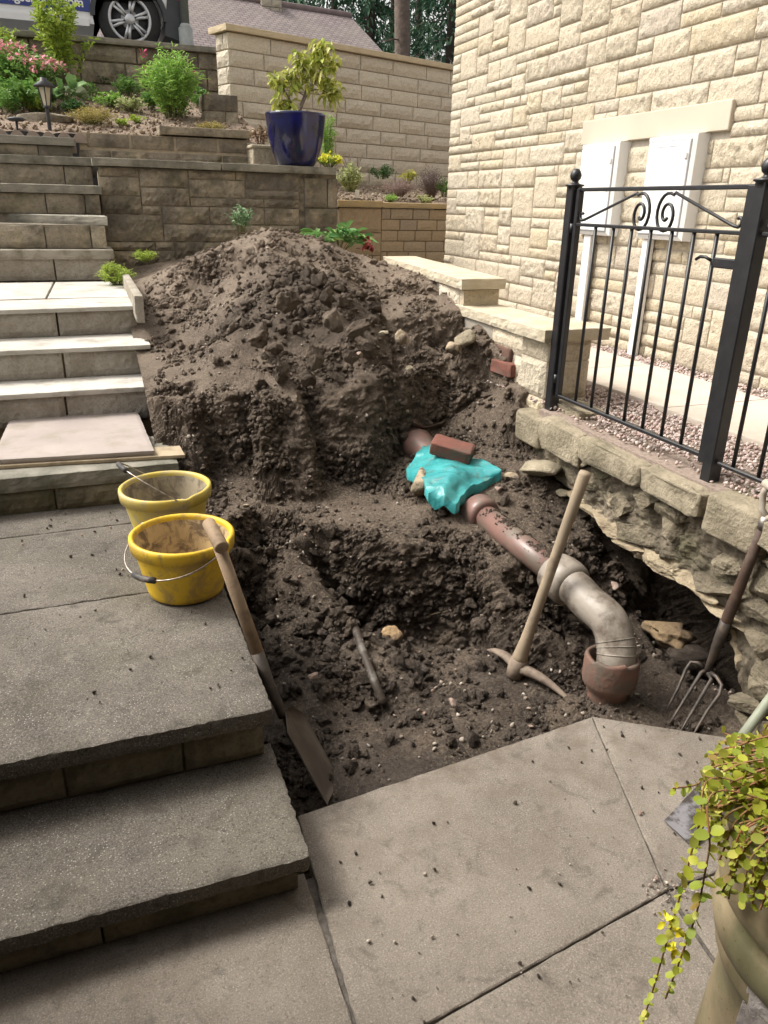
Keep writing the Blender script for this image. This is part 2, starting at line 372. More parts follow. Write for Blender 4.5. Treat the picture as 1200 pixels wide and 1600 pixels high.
def rock(name, c, size, mat, label=None, cat='stone', seed=0, sub=3, rough=.35, rot=0, ang=5, group=None, parent=None, tilt=0):
    V, Fc = rock_variants(1, sub, rough, 1.0, seed, ang)[0]
    V = V+V*(.06*fbm(V*5+seed, 3))[:, None]
    V = V/np.abs(V).max(0)*A(size)/2; ca, sa = math.cos(rot), math.sin(rot)
    V = V@A([[1, 0, 0], [0, math.cos(tilt), math.sin(tilt)], [0, -math.sin(tilt), math.cos(tilt)]])
    V = V@A([[ca, sa, 0], [-sa, ca, 0], [0, 0, 1]]); o = mesh(name, V+A(c) if parent is not None else V, Fc, mat, parent, False)
    if parent is None: o.location = Vector(c); tag(o, label, cat, group)
    return o
# ================================================================== SETTING
def st(o): o['kind'] = 'structure'; return o
# base ground to the horizon: low by the houses, road level behind the gardens
xs = np.concatenate([np.linspace(-120, -6, 8), np.linspace(-4, 12, 9), np.linspace(20, 160, 8)])
ys = np.concatenate([[-60, -20, -5], np.linspace(0, 10.4, 6), [12.0, 14, 20, 40, 90, 200]])
GX, GY = np.meshgrid(xs, ys, indexing='ij'); GZ = np.where(GY > 11.5, 3.28+.02*(GY-12), -.75)
gi = np.arange(GX.size).reshape(GX.shape)
gf = A([(gi[i, j], gi[i+1, j], gi[i+1, j+1], gi[i, j+1]) for i in range(len(xs)-1) for j in range(len(ys)-1)])
GRND = simple('tarmac', (.05, .05, .05), (.075, .073, .07), 40, .9, .5, 80, .004)
st(mesh('ground', np.stack([GX, GY, GZ], -1).reshape(-1, 3), gf, GRND))
# ---- the dug soil: a height field through measured points
PIX = [(267, 611, .77), (300, 614, .775), (346, 619, .775), (400, 629, .765), (471, 625, .77), (533, 613, .79), (575, 600, .82), (617, 582, .87), (660, 562, .90), (700, 548, .92), (310, 594, .80), (400, 608, .785), (471, 604, .79), (540, 592, .82),
       (285, 720, .36), (330, 775, .31), (400, 788, .30), (500, 785, .30), (580, 765, .32), (345, 735, .38), (400, 745, .37), (500, 742, .37), (615, 715, .40), (645, 665, .5), (700, 615, .62), (735, 590, .70),
       (260, 540, .88), (350, 560, .90), (450, 590, .845), (235, 430, 1.1), (330, 450, 1.13), (420, 450, 1.22), (520, 460, 1.2), (600, 500, 1.05), (680, 500, 1.0), (300, 500, .98), (560, 560, .90),
       (812, 606, .825), (812, 648, .69), (760, 620, .69), (700, 660, .56), (780, 700, .52), (850, 745, .48), (850, 800, .37), (925, 830, .30),
       (380, 845, .325), (370, 800, .33), (450, 838, .32), (560, 832, .32), (640, 800, .34), (700, 790, .37), (480, 810, .315),
       (720, 850, .30), (700, 860, .28), (640, 850, .30), (600, 842, .31),
       (770, 890, .27), (800, 930, .22), (830, 960, .17),
       (395, 960, -.16), (440, 985, -.26), (520, 995, -.24), (600, 1000, -.15), (680, 1010, -.16), (740, 1010, -.11), (800, 1040, -.05),
       (420, 1040, -.04), (500, 1060, -.01), (580, 1040, .03), (560, 985, .06), (660, 1080, -.03), (740, 1090, -.05), (430, 1100, -.06), (540, 1120, -.08), (640, 1140, -.07), (600, 1190, -.09),
       (700, 1170, -.06), (460, 1200, -.14), (475, 1262, -.17), (530, 1230, -.13), (800, 1130, -.05), (900, 1090, -.04), (950, 1094, .02), (912, 1085, .0), (990, 1085, .02), (870, 1010, -.04), (920, 990, -.03), (940, 1060, -.05), (1000, 1090, -.02),
       (1060, 1130, -.02), (1140, 1150, -.02), (1000, 1010, .0), (1050, 1050, .0), (880, 985, .02), (900, 950, .1), (930, 900, .17), (960, 870, .24), (900, 860, .28), (860, 870, .28)]
CP = [tuple(onz(*p)) for p in PIX]+[tuple(onx(*p, 2.12)) for p in [(716, 484), (737, 505), (765, 533), (785, 556), (690, 460), (660, 440), (800, 597), (828, 606)]]
CP += [(.2, 1.4, -.2), (.2, 2.9, -.15), (.30, 1.5, -.16), (.34, 2.3, -.1), (.33, 2.97, -.12), (.43, 2.97, -.15), (.40, 2.6, -.10), (.34, 3.05, .315), (.2, 3.1, .315), (.2, 3.6, .33), (.2, 3.9, .5), (.2, 4.2, .74), (.2, 5.3, .95), (.2, 6.5, 1.05), (.2, 7.0, 1.08), (.2, 8, 1.05),
       (.6, 1.55, -.2), (1.2, 1.55, -.15), (1.5, 1.7, -.08), (1.9, 1.4, -.08), (2.1, 1.4, -.05), (2.6, 1.4, -.05), (2.08, 1.6, .02), (2.6, 1.7, .0), (2.10, 1.9, -.02), (2.13, 2.2, -.06), (2.15, 2.45, .02), (2.12, 2.62, .16), (2.25, 2.0, -.22), (2.25, 2.3, -.22), (2.1, 2.8, .33), (2.08, 3.1, .50),
       (2.44, 1.9, -.2), (2.44, 2.3, -.2), (2.42, 2.6, .1), (2.5, 1.9, .6), (2.5, 2.3, .6), (2.5, 2.7, .6), (2.6, 3.0, .7), (2.6, 3.5, .7), (2.6, 4.2, .75), (2.35, 4.3, 1.12), (2.6, 5.0, .8), (2.6, 6, .9), (2.6, 7, .95), (2.6, 8, .95),
       (1.22, 5.6, 1.53), (1.3, 6.0, 1.50), (1.58, 5.6, 1.46), (1.9, 5.6, 1.36), (2.15, 5.4, 1.28), (2.3, 4.9, 1.22), (.75, 5.9, 1.33), (.55, 6.3, 1.2), (.95, 5.7, 1.44), (.4, 7.6, 1.12), (.9, 7.6, 1.2), (1.5, 7.6, 1.25), (2.1, 7.6, 1.1), (1.2, 6.8, 1.36), (1.9, 6.8, 1.2), (2.3, 6.2, 1.1),
       (1.1, 5.1, 1.36), (1.45, 4.9, 1.30), (1.75, 4.9, 1.16), (.75, 5.1, 1.12), (.5, 5.6, 1.08), (.35, 6.2, 1.06)]
CP = A(CP)
tri = geometry.delaunay_2d_cdt([Vector(p[:2]) for p in CP], [], [], 0, 1e-5)
tv, tf, orig = tri[0], tri[2], tri[3]
zz = [CP[o[0]][2] if len(o) else 0 for o in orig]
X0, X1, Y0, Y1 = .21, 2.58, 1.45, 7.9
nx, ny = 265, 650
gx = np.linspace(X0, X1, nx); gy = Y0+(Y1-Y0)*np.linspace(0, 1, ny)**1.35
TX, TY = np.meshgrid(gx, gy, indexing='ij'); TZ = np.zeros_like(TX)
for f in tf:
    a, b, c = [A([tv[i][0], tv[i][1]]) for i in f]; za, zb, zc = [zz[i] for i in f]
    lo = np.minimum(np.minimum(a, b), c); hi = np.maximum(np.maximum(a, b), c)
    i0, i1 = np.searchsorted(gx, lo[0]), np.searchsorted(gx, hi[0], 'right'); j0, j1 = np.searchsorted(gy, lo[1]), np.searchsorted(gy, hi[1], 'right')
    if i0 >= i1 or j0 >= j1: continue
    x = TX[i0:i1, j0:j1]; y = TY[i0:i1, j0:j1]; den = (b[1]-c[1])*(a[0]-c[0])+(c[0]-b[0])*(a[1]-c[1])
    l1 = ((b[1]-c[1])*(x-c[0])+(c[0]-b[0])*(y-c[1]))/den; l2 = ((c[1]-a[1])*(x-c[0])+(a[0]-c[0])*(y-c[1]))/den; l3 = 1-l1-l2
    m = (l1 > -1e-6) & (l2 > -1e-6) & (l3 > -1e-6); z = l1*za+l2*zb+l3*zc
    TZ[i0:i1, j0:j1][m] = z[m]
def blur(Z, n):
    for _ in range(n):
        Z = np.pad(Z, 1, 'edge'); Z = (Z[:-2, 1:-1]+Z[2:, 1:-1]+Z[1:-1, :-2]+Z[1:-1, 2:]+2*Z[1:-1, 1:-1])/6
    return Z
TZ = blur(TZ, 5)
GXs, GYs = np.gradient(TZ, axis=0)/np.gradient(TX, axis=0), np.gradient(TZ, axis=1)/np.gradient(TY, axis=1)
ny2 = 900; nTY = np.zeros((nx, ny2)); nTZ = nTY.copy(); gzx = nTY.copy(); gzy = nTY.copy()
for i in range(nx):                                          # even spacing along the profile, so that the cut faces keep their detail
    ds = np.hypot(np.diff(gy), np.diff(TZ[i])*1.3)/((gy[1:]+gy[:-1])/2)**.75; cs = np.concatenate([[0], np.cumsum(ds)]); nTY[i] = np.interp(np.linspace(0, cs[-1], ny2), cs, gy)
nTY = blur(nTY, 3); nTY[:, 0] = Y0; nTY[:, -1] = Y1
for i in range(nx):
    nTZ[i] = np.interp(nTY[i], gy, TZ[i]); gzx[i] = np.interp(nTY[i], gy, GXs[i]); gzy[i] = np.interp(nTY[i], gy, GYs[i])
ny = ny2; TX = np.repeat(gx[:, None], ny, 1); TY = nTY; TZ = nTZ
XY = np.stack([TX.ravel(), TY.ravel(), TZ.ravel()], 1)
slope = np.hypot(gzx, gzy).ravel()
# roughness of each stretch of soil
hx, hy = XY[:, 0], XY[:, 1]
def blob(cx, cy, rx, ry): return np.exp(-((hx-cx)/rx)**2-((hy-cy)/ry)**2)
rough = .55+.0*hx
rough += 1.0*blob(1.2, 4.62, .42, .32)                      # big fresh clods at the front of the heap
rough += .6*sst(slope, .6, 1.6)
rough += .5*blob(1.0, 2.35, .5, .35)
rough -= .35*blob(.9, 3.15, .45, .15)+.32*blob(.95, 1.95, .45, .16)+.25*blob(.55, 4.6, .3, .5)
rough -= .5*blob(.85, 1.95, .40, .17)
rough = np.clip(rough, .10, 2.2)
N3 = np.stack([-gzx.ravel(), -gzy.ravel(), np.ones(XY.shape[0])], 1); N3 /= np.linalg.norm(N3, axis=1)[:, None]
q = XY.copy()
wv = np.stack([fbm(q*7+3, 3), fbm(q*7+31, 3), fbm(q*7+57, 3)], 1)*.05
patchy = .25+1.1*sst(fbm(q*3.7+20, 3), -.12, .30)
d = .034*fbm(q*4.0, 4, .55)+.018*sst(slope, .8, 2)*fbm(q*A([11, 11, 22]), 4, .6)+patchy*(.017*(billow((q+wv)*13, 4, .6)-.75)+.012*(billow((q+wv*.5)*36, 3, .65)-.7))+.004*fbm(q*60, 3, .7)
# spade cuts on the steep faces
cut = sst(slope, 1.1, 2.4)*.032*np.abs(np.sin(hx*27+3*pn(np.stack([hx*4, hy*4, hx*0], 1))))*sst(pn(np.stack([hx*3+9, hy*0, TZ.ravel()*2], 1)), -.2, .25)*(hy < 3.25)
XYd = XY+N3*(d*rough*1.3+.013*sst(slope, .9, 2)*(billow(q*A([19, 19, 19]), 4, .65)-.7)+cut*(hy < 3.2))[:, None]
TI = np.arange(nx*ny).reshape(nx, ny)
TF = np.stack([TI[:-1, :-1], TI[1:, :-1], TI[1:, 1:], TI[:-1, 1:]], -1).reshape(-1, 4)
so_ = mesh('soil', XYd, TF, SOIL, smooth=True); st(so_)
# ---- loose clods and crumbs
rs = np.random.RandomState(3)
cA, cB, cD = XYd[TF[:, 0]], XYd[TF[:, 1]], XYd[TF[:, 3]]
cell = np.linalg.norm(np.cross(cB-cA, cD-cA), axis=1)
def on_soil(n, wgt):
    p = wgt[TF[:, 0]]*cell; p = p/p.sum(); fi = rs.choice(len(p), n, p=p); u, v = rs.rand(n)[:, None], rs.rand(n)[:, None]
    return TF[fi, 0], cA[fi]+(cB-cA)[fi]*u+(cD-cA)[fi]*v
vis = ((hx > .27) & (hy > 1.66) & (hy < 6.3) & ((hx < 2.2) | (hy > 2.9))).astype(float)
front = vis*np.where(hy < 3, 1.0, .75)
dens = front*(.08+rough)*(.08+1.5*patchy**2)
V1 = rock_variants(9, 2, .7, .7, 5, 3); V2 = rock_variants(10, 3, .85, .7, 9, 3)
V2 = [(P*(1+.09*fbm(P*6+i, 3, .6))[:, None], Fc) for i, (P, Fc) in enumerate(V2)]
ix, P = on_soil(30000, dens); S = .0038+.011*rs.rand(len(P))**3; S = S*(1+.3*(hy[ix] > 3.3))
tag(scatter('soil_crumbs', V1, P+N3[ix]*(S*.35)[:, None], S, CLOD, 1), 'fine loose crumbs of dark earth all over the excavation', 'soil', kind='stuff')
pile = blob(1.2, 4.62, .42, .28)*3.2+blob(1.0, 2.38, .38, .26)*1.5+blob(1.25, 5.5, .8, .4)*.5+blob(1.9, 3.6, .35, .5)*.5+blob(.62, 2.35, .2, .3)*.8+blob(.5, 2.85, .25, .25)*.9+blob(1.85, 2.6, .25, .4)*.5+.1+blob(1.3, 2.9, .35, .12)*.5
ix, P = on_soil(1900, front*pile*(.2+patchy)); S = .011+.026*rs.rand(len(P))**2.2
S = S*(1+.5*(blob(1.2, 4.62, .48, .33)[ix]))
tag(scatter('soil_clods', V2, P+N3[ix]*(S*.3)[:, None], S, CLOD, 2), 'fist sized clods of damp earth heaped on the excavation', 'soil', kind='stuff')
PEB = m_stone('mixed_pebbles', [(.26, .22, .18), (.36, .31, .25), (.18, .14, .11), (.46, .41, .34), (.26, .15, .11), (.30, .27, .24)], bs=120, bd=.002)
V3 = rock_variants(6, 2, .4, .6, 21, 4)
ix, P = on_soil(3200, front*(.4+1.2*blob(.5, 4.9, .35, .9)+.8*blob(1.75, 1.85, .3, .15)+.4*blob(1.2, 1.9, .5, .2)))
S = .0028+.010*rs.rand(len(P))**3.5
tag(scatter('pebbles', V3, P+N3[ix]*(S*.45)[:, None], S, PEB, 4, smooth=False), 'small pale pebbles and brick crumbs littered over the dug earth', 'pebbles', kind='stuff')
mb = MB(); ix, P = on_soil(70, front*(.2+sst(slope, .5, 1.5)*2))
for p_, nn_ in zip(P, N3[ix]):
    d_ = unit_(rs.normal(size=3)); L_ = rs.uniform(.04, .13); mb.tube([p_, p_+nn_*L_*.35+d_*L_*.3, p_+nn_*L_*.25+d_*L_*.7-A([0, 0, L_*.2]), p_+d_*L_-A([0, 0, L_*.5])], [.0012, .001, .0008, .0004], 4, False)
tag(mb.build('root_fibres', simple('pale_root', (.30, .23, .15), (.20, .15, .10), 30, .8, 0)), 'fine pale root fibres sticking out of the cut earth', 'roots', kind='stuff')
# ---- patio paving (lower right), separate flags with grit joints
patio = MB()
E1, E2, E3 = onz(471, 1276, 0), onz(925, 1119, 0), onz(1145, 1160, 0)
J1, J2 = onz(905, 1218, 0), onz(1040, 1388, 0)
def z0(p): return (p[0], p[1], 0)
jL = onz(545, 1600, 0)
g_ = .004
slab(patio, [z0(A([.368, 1.0, 0])), z0(J2-A([.0, .004, 0])), z0(J2+(E2-J2)*.999-A([.0005, 0, 0])), z0(A([.40, E1[1]+.01, 0]))], .06, .025, .003, .004)
slab(patio, [z0(J2+A([.003, -.002, 0])), (2.3, J2[1]+.02, 0), (2.3, 1.33, 0), z0(E2+A([.003, 0, 0]))], .06, .025, .003, .004)
slab(patio, [(.362, .3, -.003), (1.17, .3, -.003), z0(J2-A([.008, .010, .0])), (.366, .994, -.003)], .06, .03, .003, .004)
slab(patio, [(1.185, .3, -.005), (2.3, .3, -.005), (2.3, J2[1]+.012, -.005), (J2[0]+.008, J2[1]-.008, -.005)], .06, .03, .003, .004)
slab(patio, [(-2.6, .3, -.004), (.361, .3, -.004), (.366, 1.52, -.004), (-2.6, 1.52, -.004)], .06, .03, .003, .004)
slab(patio, [(-2.6, -1.6, -.004), (2.3, -1.6, -.004), (2.3, .29, -.004), (-2.6, .29, -.004)], .06, .08, .003, .004)
st(patio.build('patio', FLAG))
GRIT = simple('joint_grit', (.075, .065, .055), (.13, .115, .10), 60, .95, .9, 200, .005)
st(MB().bbox((-2.6, -1.6, -.2), (2.3, 1.50, -.012)).build('bedding_sand', GRIT))
# crumbs of earth spilt over the paving
n = 600; px = rs.uniform(.45, 2.0, n); py = 1.80-rs.rand(n)**2.2*.9; ok = py < 1.78-np.abs(px-1.5)*.25; px, py = px[ok], py[ok]
S = .001+.006*rs.rand(len(px))**6
tag(scatter('spilt_crumbs', V1, np.stack([px, py, S*.5+.003], 1), S, CLOD, 8), 'specks of dark earth spilt over the patio flags', 'soil', kind='stuff')
n = 160; px = np.concatenate([rs.uniform(.4, 1.9, 60), J2[0]+rs.normal(0, .04, 60), rs.uniform(-.6, .3, 40)]); py = np.concatenate([rs.uniform(.9, 1.6, 60), J2[1]-.01+rs.normal(0, .03, 60), rs.uniform(2.1, 3.5, 40)])
S = .002+.005*rs.rand(n)**2; pz = np.where(px < .34, .345, .004)
tag(scatter('grit', V3, np.stack([px, py, pz+S*.4], 1), S, PEB, 9, smooth=False), 'tiny pale chips of grit scattered on the paving', 'grit', kind='stuff')
n = 420; px = rs.uniform(-1.0, .33, n); py = rs.uniform(1.95, 3.55, n)
S = .001+.008*rs.rand(n)**6
tag(scatter('step_crumbs', V1, np.stack([px, py, .345+S*.4], 1), S, CLOD, 10), 'crumbs of earth trodden over the broad concrete step', 'soil', kind='stuff')
# unseen walls and canopy, added to keep light off the near paving and risers
st(MB().bbox((-4.5, -1.75, -.3), (5.5, -1.5, 5.2)).bbox((-4.5, -1.5, 2.6), (.9, .75, 2.75)).bbox((.9, -1.5, 2.6), (3.0, .1, 2.75)).bbox((-1.27, -1.5, -.3), (-1.05, 1.75, 2.6)).build('added_shade_wall', OLDM))
# ================================================================== STEPS
def xend(px_, py_, z): return onz(px_, py_, z)[0]
t = empty('concrete_steps', (.0, 1.8, 0), 'broad dark aggregate concrete steps with stone risers at lower left, buckets standing on them', 'steps')
DKST = m_stone('damp_riser_stone', [(.12, .10, .065), (.17, .145, .10), (.14, .118, .08)], dark=(.05, .044, .03), damt=.7, bs=25, bd=.012, ds=5, moss=.3)
mb = MB(); slab(mb, [(-2.6, 1.432, .147), (.362, 1.432, .147), (.362, 1.90, .147), (-2.6, 1.90, .147)], .055, .018, .0042, .006, 60); mb.build('tread', CONC, t)
mb = MB()
slab(mb, [(-2.6, 1.806, .341), (.356, 1.806, .341), (.345, 2.655, .341), (-2.6, 2.60, .341)], .06, .018, .0042, .006, 60)
slab(mb, [(-2.6, 2.608, .341), (.345, 2.663, .341), (.340, 3.36, .341), (-2.6, 3.30, .341)], .06, .025, .004, .005)
slab(mb, [(-2.6, 3.308, .341), (.340, 3.368, .341), (.335, 3.72, .341), (-2.6, 3.72, .341)], .06, .03, .004, .005)
mb.build('platform', CONC, t)
mb = MB(); coursed(mb, (-2.6, 1.468, 0), (1, 0, 0), (0, -1, 0), 2.94, [.088], (.35, .6), .012, .007, .06, 5, res=.02); mb.build('riser', DKST, t)
mb = MB(); coursed(mb, (-2.6, 1.845, .15), (1, 0, 0), (0, -1, 0), 2.935, [.13], (.30, .5), .014, .008, .06, 6, res=.02)
mb.bbox((-2.6, 1.852, .1), (.328, 1.9, .279)); mb.build('riser', DKST, t)
mb = MB(); coursed(mb, (.326, 1.86, -.2), (0, 1, 0), (1, 0, 0), 1.85, [.17, .15, .15], (.3, .5), .012, .008, .05, 7, res=.03)
mb.bbox((-2.6, 1.9, -.3), (.318, 3.7, .278)); mb.build('side_wall', DKST, t)
MB().bbox((-2.6, 1.50, -.3), (.322, 1.85, .089)).build('core', OLDM, t)
# old tread, timber and loose flag
t = empty('old_step', (-.8, 3.75, .34), 'single dark old stone step behind the buckets, carrying a plank and a loose flag', 'step')
mb = MB(); slab(mb, [(-2.6, 3.575, .528), (.30, 3.60, .528), (.30, 4.1, .528), (-2.6, 4.1, .528)], .075, .03, .004, .006); mb.build('tread', DARKCOPE, t)
mb = MB(); coursed(mb, (-2.6, 3.615, .338), (1, 0, 0), (0, -1, 0), 2.87, [.115], (.35, .5), .014, .008, .06, 8, res=.02); mb.bbox((-2.6, 3.625, .3), (.265, 4.2, .452)); mb.build('riser', DKST, t)
mb = MB(); zt = .548
a, b = onz(-60, 731, zt), onz(289, 710, zt); c, d_ = onz(281, 696, zt), onz(-60, 716, zt)
slab(mb, [a, b, c, d_], .018, .02, .001, .002)
o = mb.build('timber_plank', WOOD); tag(o, 'pale sawn timber plank lying on the old step, its end showing past the flag', 'plank')
mb = MB(); zt = .576
a, b, c, d_ = onz(-14, 718, zt), onz(241, 703, zt), onz(215, 643, zt), onz(17, 651, zt)
slab(mb, [a, b, c, d_], .026, .02, .002, .005)
o = mb.build('paving_flag', PLUM); tag(o, 'loose mauve sandstone flag laid flat on the plank below the new steps', 'paving flag')
# new sandstone steps
t = empty('sandstone_steps', (-.8, 4.6, .55), 'new pale sandstone steps with rock faced risers and a landing on top', 'steps')
def tread(px_r, px_l, z, yb_px, th, name, mat, T, over=.0, res=.03):
    """tread whose nose runs through two pixels at height z, reaching back to a third"""
    r = onz(*px_r, z); l = onz(*px_l, z); l = r+(l-r)*(r[0]+2.6)/(r[0]-l[0]); bk = yb_px
    mb = MB(); slab(mb, [l, r, (r[0]-.006, r[1]+bk, z), (l[0], l[1]+bk, z)], th, res, .003, .004); mb.build(name, mat, T); return r, l
def riser(r, l, z0_, z1_, off, endx, joints, name, mat, T, dep=.06, rel=.012, seed=3):
    u = A([r[0]-l[0], r[1]-l[1], 0]); L = np.linalg.norm(u); u /= L; n = A([u[1], -u[0], 0]); rng = random.Random(seed)
    O = A([l[0], l[1], z0_])-n*off; xs_ = [0]+[L-(r[0]-j) for j in joints]+[L-(r[0]-endx)]; mb = MB()
    for a_, b_ in zip(xs_[:-1], xs_[1:]): block(mb, O+u*(a_+.006), u, A([0, 0, 1.]), n, b_-a_-.012, z1_-z0_, rel, dep, rng, res=.025)
    mb.build(name, mat, T)
n1r, n1l = tread((249, 602), (0, 617), .722, .36, .03, 'tread', NEWTREAD, t)
n2r, n2l = tread((235, 538), (0, 548), .90, .46, .028, 'tread', NEWTREAD, t)
landz = 1.075
n3r, n3l = tread((219, 477), (0, 484), landz, .50, .028, 'tread', NEWTREAD, t)
mb = MB(); slab(mb, [(-2.6, n3l[1]+.51, landz), (-.30, n3r[1]+.51, landz), (-.28, 6.85, landz), (-2.6, 6.85, landz)], .03, .04, .002, .003)
slab(mb, [(-.285, n3r[1]+.51, landz), (n3r[0]-.006, n3r[1]+.51, landz), (n3r[0]-.01, 6.85, landz), (-.265, 6.85, landz)], .03, .04, .002, .003); mb.build('landing', NEWTREAD, t)
riser(n1r, n1l, .53, .69, .03, n1r[0]-.04, [-2.0, -1.3, -.72, -.205], 'riser', NEWRISE, t, seed=1)
riser(n2r, n2l, .722, .87, .03, n2r[0]-.02, [-2.1, -1.4, -.75, -.20], 'riser', NEWRISE, t, seed=2)
riser(n3r, n3l, .90, 1.045, .03, n3r[0]-.02, [-1.9, -1.2, -.80, -.22], 'riser', NEWRISE, t, seed=3)
SAND = simple('bedding_mortar', (.30, .22, .13), (.22, .165, .10), 20, .95, .6, 80, .005)
mb = MB(); mb.bbox((-2.6, n1r[1]+.05, .3), (n1r[0]-.05, n2r[1]+.2, .69)); mb.bbox((-2.6, n2r[1]+.045, .3), (n2r[0]-.03, n3r[1]+.2, .869)); mb.bbox((-2.6, n3r[1]+.045, .3), (n3r[0]-.03, 6.9, 1.044)); mb.build('core', SAND, t)
# upper old steps
t = empty('stone_steps', (-.8, 7.2, 1.07), 'upper flight of weathered dark stone steps rising beside the gritstone retaining wall', 'steps')
PALEOLD = simple('worn_pale_step', (.36, .33, .28), (.28, .25, .205), 6, .9, .5, 80, .004, dirt=(.15, .13, .09))
u4r, u4l = tread((177, 390), (0, 390), 1.315, .6, .075, 'tread', PALEOLD, t, res=.05)
riser(u4r, u4l, 1.075, 1.245, .03, u4r[0]-.03, [-2.0, -1.3, -.8, -.26], 'riser', NEWRISE, t, seed=4, rel=.006)
u5r, u5l = tread((167, 338), (0, 333), 1.57, .48, .07, 'tread', DARKCOPE, t, res=.05)
def upr(px_, pxl, Y, T, th=.07, back=.45):
    r = ony(*px_, Y); l = ony(*pxl, Y); s_ = (r[2]-l[2])/(r[0]-l[0]); mb = MB(); z = r[2]; zl = z-s_*(r[0]+2.6)*.0
    slab(mb, [(-2.6, Y, z), (r[0], Y, z), (r[0], Y+back, z), (-2.6, Y+back, z)], th, .05, .003, .004); mb.build('tread', DARKCOPE, T); return r
u6r = upr((158, 290), (0, 286), 7.64, t); u7r = upr((146, 246), (0, 239), 8.02, t); u8r = upr((115, 215), (0, 210), 8.38, t)
for (r, z0_, z1_, sd_, zz_) in ((u5r, 1.315, 1.50, 11, 0), (u6r, 1.57, u6r[2]-.07, 12, 0), (u7r, u6r[2], u7r[2]-.07, 13, 0), (u8r, u7r[2], u8r[2]-.07, 14, 0)):
    mb = MB(); coursed(mb, (-2.6, r[1]+.035, z0_), (1, 0, 0), (0, -1, 0), r[0]+2.6-.02, [z1_-z0_], (.3, .6), .012, .01, .08, sd_, res=.035); mb.build('riser', OLDST, t)
mb = MB(); mb.bbox((-2.6, u4r[1]+.04, 1.0), (u4r[0]-.05, u5r[1]+.1, 1.243)); mb.bbox((-2.6, u5r[1]+.05, 1.0), (u5r[0]-.03, u6r[1]+.1, 1.499)); mb.bbox((-2.6, u6r[1]+.05, 1), (u6r[0]-.03, u7r[1]+.1, u6r[2]-.071))
mb.bbox((-2.6, u7r[1]+.05, 1), (u7r[0]-.03, u8r[1]+.1, u7r[2]-.071)); mb.bbox((-2.6, u8r[1]+.05, 1), (u8r[0]-.03, 8.8, u8r[2]-.071)); mb.build('core', OLDM, t)
# small kerb block beside the landing
mb = MB(); a, b = onz(196, 425, 1.17), onz(216, 462, 1.17)
slab(mb, [(.235, b[1], 1.17), (.285, b[1], 1.17), (.285, a[1]-.2, 1.17), (.235, a[1]-.2, 1.17)], .16, .02, .004, .004)
tag(mb.build('edging_stone', NEWRISE), 'short concrete edging stone standing between the landing and the heap', 'edging stone')
# ================================================================== GRITSTONE RETAINING WALL (blue pot on it)
t = empty('retaining_wall', (1.2, 7.8, 1.0), 'dark weathered gritstone retaining wall behind the heap with a flat coping', 'wall')
wl, wr_ = ony(152, 262, 7.75), ony(526, 275, 7.75); Lw = wr_[0]-wl[0]-.33
mb = MB(); random_rubble(mb, (wl[0], 7.76, .95), (1, 0, 0), (0, -1, 0), Lw, 1.02, .0782, .087, .013, 21, joint=.012, res=.025, amp=1.1, fr=26)
coursed(mb, (wl[0], 8.1, .95), (0, -1, 0), (-1, 0, 0), .33, [.13, .16, .17, .2, .13, .2], (.4, .5), .005, .01, .05, 25, res=.05); mb.build('stonework', OLDST, t)
mb = MB(); coursed(mb, (wl[0]+Lw, 7.752, .95), (1, 0, 0), (0, -1, 0), .34, [.25, .24, .22, .275], (.4, .5), .012, .014, .1, 22, res=.03)
coursed(mb, (wl[0]+Lw+.34, 7.752, .95), (0, 1, 0), (1, 0, 0), .35, [.25, .24, .22, .275], (.4, .5), .012, .014, .1, 23, res=.03); mb.build('end_pier', OLDST, t)
MB().bbox((wl[0]+.02, 7.765, .9), (wl[0]+Lw+.33, 8.1, 1.968)).build('mortar', OLDM, t)
mb = MB(); zc = 2.035; slab(mb, [(wl[0]-.04, 7.70, zc+.005), (1.25, 7.70, zc), (1.25, 8.12, zc), (wl[0]-.04, 8.12, zc+.005)], .065, .04, .003, .004)
slab(mb, [(1.256, 7.70, zc), (wr_[0]-.02, 7.70, zc-.005), (wr_[0]-.02, 8.12, zc-.005), (1.256, 8.12, zc)], .065, .04, .003, .004); mb.build('coping', DARKCOPE, t)
# upper bed edging wall
t = empty('bed_wall', (1.0, 8.5, 2.0), 'low old stone wall with thick pale joints edging the flower bed above the gritstone wall', 'wall')
mb = MB(); a = ony(128, 215, 8.5)[0]; b = ony(387, 235, 8.5)[0]
coursed(mb, (a-.05, 8.5, 2.0), (1, 0, 0), (0, -1, 0), b-a+.05, [.14], (.3, .5), .02, .014, .08, 31, res=.04)
coursed(mb, (a+.03, 8.5, 2.15), (1, 0, 0), (0, -1, 0), b-a-.03, [.14], (.28, .5), .008, .025, .08, 33, res=.04); mb.build('stonework', OLDST, t)
MB().bbox((a-.03, 8.508, 1.9), (b, 8.75, 2.285)).build('mortar', MORT, t)
mb = MB(); slab(mb, [(.80, 8.46, 2.375), (b+.03, 8.46, 2.375), (b+.03, 8.78, 2.375), (.80, 8.78, 2.375)], .075, .05, .004, .005); mb.build('coping', OLDST, t)
